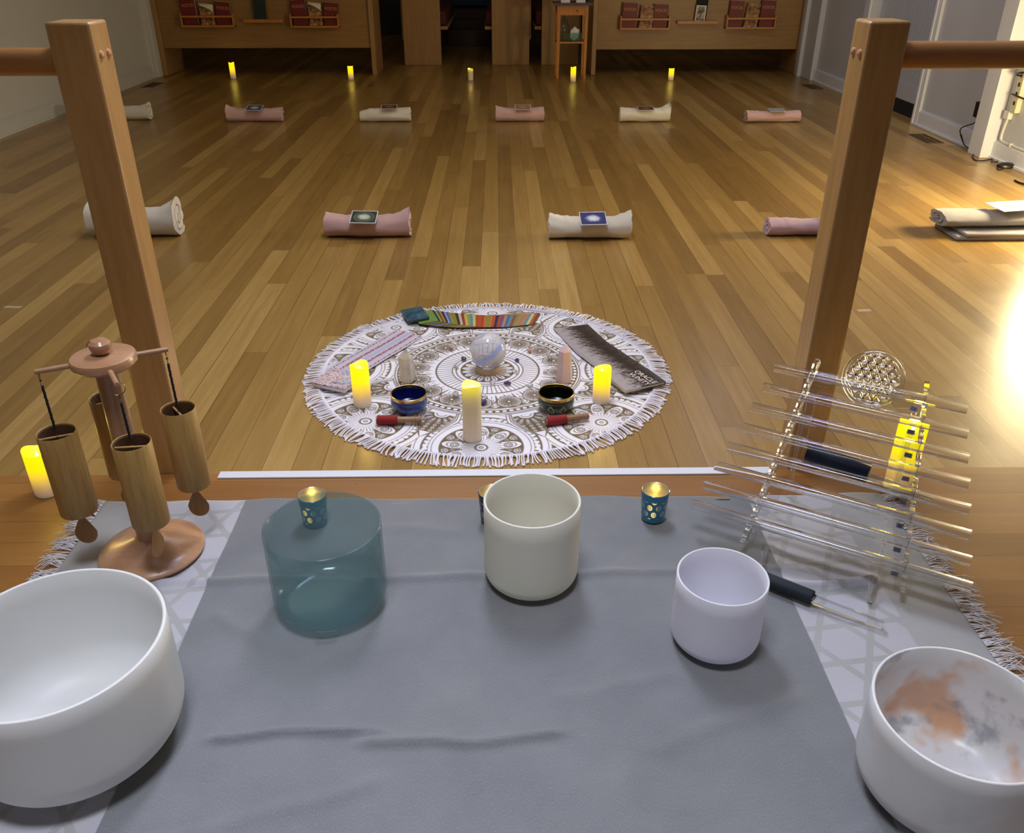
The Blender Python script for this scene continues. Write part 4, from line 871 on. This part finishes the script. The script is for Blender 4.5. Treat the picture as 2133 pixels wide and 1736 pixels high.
for i, (nm, dx, dy) in enumerate(AR):
    hx, hy = cs.location.x+dx, cs.location.y+dy
    t = thing('bamboo_chime', {'left': 'bamboo tube chime hanging at the left, over the fringe', 'right': 'bamboo tube chime hanging in front of the wooden post', 'front': 'bamboo tube chime hanging nearest the viewer, before the pole', 'rear': 'bamboo tube chime hanging behind the pole, partly hidden'}[nm], 'chime', (hx, hy, 0), (0, 0, (0.4, -.9, .1, .7)[i]), 'bamboo chimes on the stand')
    top = (.345, .345, .352, .352)[i]; bot = top-.192; R = (.0375, .0360, .0372, .0362)[i]
    obj('tube', MB().lathe([(R-.0022, top-.001), (R-.0010, top), (R, top-.0015), (R, bot+.002), (R-.001, bot), (R-.0028, bot+.001), (R-.0028, bot+.03), (R-.0028, top-.03), (R-.0022, top-.001)], 64, closed=False), M_bam, t)
    obj('tube_floor', MB().lathe([(.0005, bot+.035), (R-.0028, bot+.035), (R-.003, top-.004), (R-.0038, top-.004), (R-.0038, bot+.036), (.0005, bot+.036)], 48, closed=False), M_inner, t)
    obj('cross_bar', MB().tube([(-(R-.004), 0, top-.012), (R-.004, 0, top-.012)], .0024, 12), M_bam, t)
    b = MB(); torus(b, (0, 0, .4775-.0095), (dx, dy, 0), .0135, .0008) if nm in ('front', 'rear') else torus(b, (0, 0, .4705), (dx, dy, 0), .0082, .0008)
    t2 = Matrix.Rotation(-t.rotation_euler.z, 3, 'Z'); b.v = [tuple(t2 @ Vector(v)) for v in b.v]
    lo = .4525 if nm in ('front', 'rear') else .4615
    b.tube([(0, 0, lo), (.0016, 0, lo-.006), (.0012, 0, lo-.014), (0, 0, lo-.017), (-.0012, 0, lo-.014), (-.0016, 0, lo-.006), (0, 0, lo)], .0006, 5)
    obj('hanging_ring', b, M_ring, t)
    pts = [(.0003*math.cos(q*1.6), .0003*math.sin(q*1.6), lo-.014-(lo-.014-top-.006)*q/24) for q in range(25)]
    c_ = MB().tube(pts, [.0024 if q % 2 else .0029 for q in range(25)], 7); c_.lathe([(.0001, -.003), (.003, 0), (.0001, .003)], 10, c=(0, 0, lo-.002))
    obj('cord', c_, M_cord, t)
    b = MB().tube([(0, 0, top+.010), (0, .001, top-.009)], .0008, 6); torus(b, (0, 0, top-.012), (1, 0, 0), .0036, .0007, 16); b.tube([(0, 0, top-.015), (0, 0, bot-.006)], .0004, 4)
    obj('wire_hook', b, M_ring, t)
    b = MB().tube([(0, 0, bot+.035), (.001, 0, bot-.014)], .0007, 5); torus(b, (.001, 0, bot-.0175), (0, 1, 0), .0032, .0006, 14)
    obj('clapper_string', b, plain('brown_string', (60, 34, 22), .7), t)
    outl = []
    for q in range(28):
        a = 2*PI*q/28; s_ = math.sin(a); outl.append((.0225*math.cos(a)*(1-.34*max(0, s_))*(1-.12*s_), (.031*s_+.008*max(0, s_)**3)))
    ya = (0.15, .1, 1.35, .4)[i]-t.rotation_euler.z
    obj('wind_sail', MB().poly(outl, .0018, Matrix.Translation((0, 0, bot-.054)) @ Matrix.Rotation(ya, 4, 'Z') @ Matrix.Rotation(PI/2, 4, 'X')), wood('sail_wood', (168, 124, 66), (138, 98, 48), 'z', .4, 3), t, bevel=.0005)

# ================================================================ CRYSTAL HARP
M_acr = clear('clear_acrylic', (.965, .97, .98), .05, 1.75, .03); M_acre = clear('acrylic_edge', (.86, .90, .94), .18, 1.6, .10)
M_tube, k = mat('quartz_tube'); pset(k, Roughness=.02, IOR=1.46); k.b.inputs['Transmission Weight'].default_value = 1.0; k.put(k.b.inputs['Base Color'], (.985, .99, 1.0))
HO = Vector((.932, 1.296, .083)); E1 = Vector((-.8597, .5108, 0)).normalized(); A_ = Vector((.0032, .0309, .0407)); E2 = (A_-E1*A_.dot(E1)).normalized(); E3 = E1.cross(E2).normalized()
if E3.z < 0: E3 = -E3
PT7 = A_.length; skew = A_.dot(E1)/A_.dot(E2); st7 = A_.dot(E2)
harp = thing('crystal_harp', 'clear crystal harp of eight glass tubes on a sloping acrylic frame', 'instrument', (0, 0, 0))
def HP(s_, u_, off=0.0): return HO+E1*(s_+0*u_)+A_.normalized()*u_+E3*off          # s along the tubes, u up the slope
for kx in range(8):
    R0 = HO+A_*kx; L = .578-.0264*kx
    b = MB(); r = .0112
    b.tube([R0+E1*f*L for f in (0, .25, .5, .75, 1)], r, 28, cap=False)
    k0 = len(b.f); b.tube([R0+E1*f*L for f in (0, .25, .5, .75, 1)], r-.0022, 28, cap=False); b.f[k0:] = [q[::-1] for q in b.f[k0:]]
    for f in (0, 1):
        c_ = R0+E1*L*f; n = 28
        p = E2; q = E3
        b.add([c_+(p*math.cos(2*PI*i/n)+q*math.sin(2*PI*i/n))*rr_ for rr_ in (r, r-.0022) for i in range(n)], [(i, (i+1) % n, n+(i+1) % n, n+i) for i in range(n)])
    obj('glass_tube', b, M_tube, harp)
def strip(b, pts, w_, th, off):
    """flat bar through (s,u) points lying under the tubes"""
    V = [HP(s_, u_, off) for s_, u_ in pts]
    for i in range(len(V)-1):
        d = (V[i+1]-V[i]).normalized(); sd = d.cross(E3).normalized()*w_/2
        b.add([V[i]-sd, V[i]+sd, V[i+1]+sd, V[i+1]-sd, V[i]-sd-E3*th, V[i]+sd-E3*th, V[i+1]+sd-E3*th, V[i+1]-sd-E3*th], [(0,1,2,3),(7,6,5,4),(0,4,5,1),(1,5,6,2),(2,6,7,3),(3,7,4,0)])
    return b
for lo, hi in (((.129, -.052), (.076, .398)), ((.462, -.052), (.300, .398))):
    b = MB(); n = 34; w_ = .0050
    V = []
    for i in range(n*4+1):                                   # rail cradling the tubes: a notched edge
        f = i/(n*4); s_ = lo[0]+(hi[0]-lo[0])*f; u_ = lo[1]+(hi[1]-lo[1])*f
        ph = (u_/PT7); near_ = abs(ph-round(ph))*PT7 if -.3 < ph < 7.3 else 1
        top_ = -.0115 if near_ < .0115 else -.002+.003*math.sin(i*1.3)
        V.append((s_, u_, top_))
    vb = []; fb = []
    for i, (s_, u_, t_) in enumerate(V):
        for sg in (-1, 1):
            vb.append(HP(s_+sg*w_, u_, t_)); vb.append(HP(s_+sg*w_, u_, -.030))
    for i in range(len(V)-1):
        a = i*4; c_ = a+4; fb += [(a, c_, c_+2, a+2), (a+1, a+3, c_+3, c_+1), (a, a+1, c_+1, c_), (a+2, c_+2, c_+3, a+3)]
    fb += [(0, 2, 3, 1), (len(vb)-4, len(vb)-3, len(vb)-1, len(vb)-2)]
    obj('notched_rail', b.add(vb, fb), M_tube, harp, smooth=False)
# O-ring ties that hold the tubes on the rails
for kx in range(8):
    for lo, hi in (((.129, -.052), (.076, .398)), ((.462, -.052), (.300, .398))):
        f = (kx*PT7+.052)/.45; s_ = lo[0]+(hi[0]-lo[0])*f; b = MB(); n = 20
        b.tube([HP(s_, kx*PT7)+(E2*math.cos(2*PI*i/n)+E3*math.sin(2*PI*i/n))*.0123 for i in range(n)], .0010, 6, loop=True)
        obj('tube_tie', b, M_acre, harp)
# back panel with a wide window, curved shoulders and foot
def lerp(a, b_, f): return a+(b_-a)*f
def rs(u_, side): f = (u_+.052)/.45; return lerp(.129, .076, f) if side == 0 else lerp(.462, .300, f)
OFF = -.031
b = MB()
for side, sg in ((0, 1), (1, -1)):
    pts = []; wdt = []
    us = [i/26*.452-.054 for i in range(27)]
    vb = []
    for u_ in us:
        w_ = .030+.012*math.cos((u_-.17)*14)+(.030 if u_ > .33 else 0)*min(1, (u_-.33)/.03 if u_ > .33 else 0)
        e0 = rs(u_, side); vb += [HP(e0, u_, OFF), HP(e0+sg*w_, u_, OFF), HP(e0, u_, OFF-.004), HP(e0+sg*w_, u_, OFF-.004)]
    fb = []
    for i in range(26): a = i*4; c_ = a+4; fb += [(a, a+1, c_+1, c_), (a+2, c_+2, c_+3, a+3), (a, c_, c_+2, a+2), (a+1, a+3, c_+3, c_+1)]
    b.add(vb, fb)
DC = (.184, .385); DR = .0625
n = 40; vb = []; fb = []                                     # bridge that carries the disc
for i in range(n+1):
    f = i/n; s_ = lerp(rs(.36, 0)+.02, rs(.36, 1)-.02, f); dd = s_-DC[0]-.004
    hi_ = .392-.030*math.exp(-((abs(dd)-.072)/.022)**2)+(.0 if abs(dd) > DR else 0); lo_ = .345-.018*math.cos(PI*dd/.2)
    vb += [HP(s_, hi_, OFF), HP(s_, lo_, OFF), HP(s_, hi_, OFF-.004), HP(s_, lo_, OFF-.004)]
for i in range(n): a = i*4; c_ = a+4; fb += [(a, a+1, c_+1, c_), (a+2, c_+2, c_+3, a+3), (a, c_, c_+2, a+2), (a+1, a+3, c_+3, c_+1)]
b.add(vb, fb); vb = []; fb = []
for i in range(n+1):                                         # bowed foot of the panel
    f = i/n; s_ = lerp(.196, .420, f); top_ = -.035-.012*math.sin(PI*f); bt = -.094+.020*math.sin(PI*f)
    vb += [HP(s_, top_, OFF+.028), HP(s_, bt, OFF+.028), HP(s_, top_, OFF+.024), HP(s_, bt, OFF+.024)]
for i in range(n): a = i*4; c_ = a+4; fb += [(a, a+1, c_+1, c_), (a+2, c_+2, c_+3, a+3), (a, c_, c_+2, a+2), (a+1, a+3, c_+3, c_+1)]
b.add(vb, fb)
obj('back_panel', b, M_acr, harp, smooth=False)
for s0, s1 in ((.165, .197), (.392, .420)):                 # front feet
    p0 = HP(s0, .035, -.034); p1 = Vector(HP(s1, -.108, 0)); p1.z = .0125
    obj('front_foot', MB().tube([p0, p0.lerp(p1, .5), p1], [.0045, .0062, .0062], 4), M_tube, harp, smooth=False)
for s0 in (.098, .325):                                     # rear props down to the platform
    p0 = HP(s0, .33, -.034); p1 = Vector((p0.x+.022, p0.y+.045, .0125))
    obj('rear_prop', MB().tube([p0, p1], .0055, 4), M_acr, harp, smooth=False)
obj('cross_bar', MB().tube([HP(.125, .02, -.036), HP(.425, .02, -.036)], .0035, 4), M_acr, harp, smooth=False)
obj('cross_bar', MB().tube([HP(.098, .33, -.037), HP(.325, .33, -.037)], .0035, 4), M_acr, harp, smooth=False)
dm = MB(); c0 = HP(DC[0], DC[1], -.024)
def ring_(b, cx, cy, R, r, clip=None):
    seg = []; n = 60
    for i in range(n+1):
        a = 2*PI*i/n; x_, y_ = cx+R*math.cos(a), cy+R*math.sin(a)
        if clip is None or math.hypot(x_, y_) <= clip: seg.append(c0+E1*x_+E2*y_)
        else:
            if len(seg) > 2: b.tube(seg, r, 5)
            seg = []
    if len(seg) > 2: b.tube(seg, r, 5)
for R_, r_ in ((DR, .0016), (DR-.0065, .0014)): ring_(dm, 0, 0, R_, r_)
q = (DR-.008)/3
for a in range(-3, 4):
    for c_ in range(-3, 4):
        cx = q*(a+c_*.5); cy = q*c_*math.sqrt(3)/2
        if math.hypot(cx, cy) < q*3.2: ring_(dm, cx, cy, q, .0017, DR-.0075)
M_glint = clear('engraved_acrylic', (.80, .80, .78), .12, 1.6, .22)
obj('flower_of_life', dm, M_tube, harp)
n = 48; b = MB().add([c0-E3*.003+(E1*math.cos(2*PI*i/n)+E2*math.sin(2*PI*i/n))*DR*f-E3*g for g in (0, .003) for f in (1,) for i in range(n)], [tuple(range(n)), tuple(range(n, 2*n))[::-1]]+[(i, n+i, n+(i+1) % n, (i+1) % n) for i in range(n)])
obj('acrylic_disc', b, M_acr, harp, smooth=False)
M_lab = plain('note_sticker', (150, 156, 180), .5); M_ink = plain('sticker_ink', (24, 26, 44), .5)
for kx, tx in zip(range(7, -1, -1), ('C6', 'B5', 'A5', 'G5', 'F5', 'E5', 'D5', 'C5')):
    c_ = HP(rs(kx*PT7, 0)+.022, kx*PT7-.020, -.029); Ms = frame(E1*-1, E2, c_)
    s1 = obj('note_label', MB().box(-.0075, .0075, -.005, .005, 0, .0004, Ms), M_lab, harp, smooth=False)
    obj('note_letter', text_mb(tx, .0085, frame(E1*-1, E2, c_+E3*.0006), .0001), M_ink, s1, smooth=False)

M_foam = plain('dark_grip', (14, 26, 36), .75, vary=.1); M_foam2 = plain('blue_black_grip', (12, 30, 62), .55)
t = thing('harp_mallet', 'acrylic rod with a dark blue-black grip resting inside the harp', 'mallet', (0, 0, 0))
a0, a1 = HP(.326, .192, -.0555), HP(.196, .176, -.0555)
obj('grip', MB().tube([a0, a0.lerp(a1, .02), a0.lerp(a1, .98), a1], [.0195, .0205, .0205, .0195], 32), M_foam2, t)
obj('rod', MB().tube([a1+(a1-a0)*.002, a1+(a1-a0)*1.0], .0062, 20), M_acre, t)
t = thing('harp_mallet', 'dark-gripped clear rod lying on the throw beside the smallest bowl', 'mallet', (0, 0, 0))
p0 = Vector((.515, 1.440, .021)); p1 = Vector((.640, 1.340, .021)); p2 = Vector((.755, 1.262, .0165))
p0 = Vector((.553, 1.405, .021)); dd = (p1-p0).normalized(); p0 = p1-dd*.135
obj('grip', MB().tube([p0, p0+dd*.002, p1-dd*.002, p1], [.0150, .0158, .0158, .0150], 32), M_foam, t)
obj('rod', MB().tube([p1+dd*.0004, Vector((p1.x, p1.y, .0185)).lerp(p2, .04), p2], .0098, 28), M_tube, t)

# ================================================================ VENTS, CORDS, PLUGS, TAPE
M_vent = plain('floor_vent_metal', (96, 74, 50), .45, .3); M_ventd = plain('vent_slot', (18, 14, 10), .8)
def vent(x, y, rz, label, w_=.36, h=.13):
    t = thing('floor_vent', label, 'vent', (x, y, FL), (0, 0, rz))
    obj('vent_frame', MB().box(-w_/2, w_/2, -h/2, -h/2+.014, 0, .005).box(-w_/2, w_/2, h/2-.014, h/2, 0, .005).box(-w_/2, -w_/2+.014, -h/2+.014, h/2-.014, 0, .005).box(w_/2-.014, w_/2, -h/2+.014, h/2-.014, 0, .005), M_vent, t, bevel=.0015)
    obj('vent_grille', MB().box(-w_/2+.014, w_/2-.014, -h/2+.014, h/2-.014, 0, .001), M_ventd, t, smooth=False)
    b = MB()
    for i in range(7):
        cx = -w_/2+.035+i*(w_-.07)/6
        for cy in (-.022, .022): torus(b, (cx, cy, .003), (0, 0, 1), .017, .0028, 16, 5)
    obj('scrollwork', b, M_vent, t)
vent(-3.80, 10.03, PI/2, 'bronze floor vent in the corner by the left wall')
vent(3.42, 6.98, PI/2, 'bronze floor vent beside the right baseboard, nearer the cords')
vent(3.42, 9.78, PI/2, 'bronze floor vent near the far pew on the right')
M_blk = plain('black_plastic', (18, 16, 18), .4); M_ivory = plain('ivory_plastic', (206, 200, 168), .5); M_conduit = plain('white_conduit', (206, 206, 200), .4)
t = thing('power_adapter', 'black power adapter plugged into the white right wall', 'adapter', (3.6, 6.57, .115))
obj('adapter_body', MB().box(-.045, -.001, -.05, .05, -.055, .055), M_blk, t, bevel=.006)
def cable(b, pts, r, sub=6):
    P = [Vector(p) for p in pts]; out = []
    for i in range(len(P)-1):
        p0, p1, p2, p3 = P[max(i-1, 0)], P[i], P[i+1], P[min(i+2, len(P)-1)]
        for q in range(sub):
            f = q/sub; out.append(.5*((2*p1)+(p2-p0)*f+(2*p0-5*p1+4*p2-p3)*f*f+(3*p1-p0-3*p2+p3)*f**3))
    out.append(P[-1]); return b.tube(out, r, 8)
c = at; zc = FL+.006
fl_ = lambda px, py: at(px, py, zc)
pts = [(3.572, 6.57, .060), (3.56, 6.58, .02), (3.535, 6.70, -.04), (3.545, 6.68, -.10), (3.55, 6.60, -.150), fl_(2040, 320), fl_(2027, 323), fl_(2030, 333), fl_(2044, 335), fl_(2062, 332), fl_(2071, 329), fl_(2066, 337), fl_(2078, 336), fl_(2072, 328), fl_(2058, 324), fl_(2062, 321), fl_(2082, 332), fl_(2095, 335), fl_(2102, 340)]
obj('adapter_cord', cable(MB(), [(a-3.6, b_-6.57, c_-.115) for a, b_, c_ in pts], .0042), M_blk, t)
obj('strain_relief', MB().tube([(-.059, .12, -.20), (-.051, .08, -.245)], [.007, .005], 8), M_blk, t)
p = fl_(2095, 347)
t = thing('cord_switch', 'black foot switch lying on the floor where the cords meet', 'switch', (p[0], p[1], FL))
obj('switch_body', MB().lathe([(.0005, 0), (.055, 0), (.062, .008), (.058, .020), (.040, .030), (.0005, .033)], 28, closed=False), M_blk, t)
sb = bpy.data.objects['switch_body']; sb.scale = (1.0, .75, 1)
pts = [(fl_(x_, y_)[0]-p[0], fl_(x_, y_)[1]-p[1], .006) for x_, y_ in ((2086, 343), (2078, 350), (2082, 354), (2092, 350))]
pts2 = [(fl_(x_, y_)[0]-p[0], fl_(x_, y_)[1]-p[1], z_) for x_, y_, z_ in ((2097, 341, .02), (2098, 335, .03), (2112, 330, .04), (2128, 331, .03), (2140, 340, .006), (2165, 365, .006))]
obj('switch_cord', cable(cable(MB(), pts, .004), pts2, .004), M_blk, t)
obj('black_cord', cable(MB(), [fl_(2114, 376), fl_(2124, 381), fl_(2140, 384), fl_(2170, 380)], .007), M_blk, label='short thick black cord end lying on the floor at the right edge', cat='cord')
t = thing('power_strip', 'ivory power strip fixed upright on the lit white wall', 'power strip', (3.6, 6.13, .17))
obj('strip_body', MB().box(-.04, -.001, -.035, .035, 0, .36), M_ivory, t, bevel=.005)
for i in range(5): obj('socket', MB().box(-.0415, -.0400, -.010, .010, .05+i*.06, .075+i*.06), M_ventd, t, smooth=False)
obj('plug', MB().lathe([(.0005, .035), (.010, .034), (.014, .02), (.016, 0)], 16, M=Matrix.Rotation(-PI/2, 4, 'Y'), c=(-.041, 0, .25)), M_blk, t)
obj('plug_cord', cable(MB(), [(-.072, 0, .25), (-.09, -.08, .27), (-.07, -.25, .28), (-.05, -.5, .2)], .005), M_blk, t)
obj('plug_strap', MB().tube([(-.043, .05, .115), (-.046, -.1, .108), (-.046, -.5, .118)], .006, 8), M_blk, t)
t = thing('wall_conduit', 'white cable conduit bending down to the baseboard under the power strip', 'conduit', (3.6, 6.20, 0))
obj('conduit_pipe', cable(MB(), [(-.012, .0, .13), (-.012, .02, .04), (-.012, .02, -.02), (-.012, -.02, -.038), (-.012, -.2, -.040), (-.012, -.9, -.040)], .009), M_conduit, t)
obj('pipe_clip', MB().box(-.024, -.001, -.13, -.11, -.052, -.028), M_conduit, t, smooth=False)
obj('junction_box', MB().box(-.035, -.001, -.03, .035, .115, .17), M_conduit, t, bevel=.004)
M_tape = plain('floor_tape', (188, 172, 140), .6)
obj('tape_mark', MB().box(-.03, .03, -.012, .012, 0, .0006), M_tape, None, (1.554, 3.367, FL), (0, 0, .1), smooth=False, label='small pale tape mark on the floor right of the right post', cat='tape')
obj('tape_mark', MB().box(-.04, .035, -.012, .012, 0, .0006), M_tape, None, (-2.09, 3.463, FL), (0, 0, -.1), smooth=False, label='small pale tape mark on the floor at the far left', cat='tape')
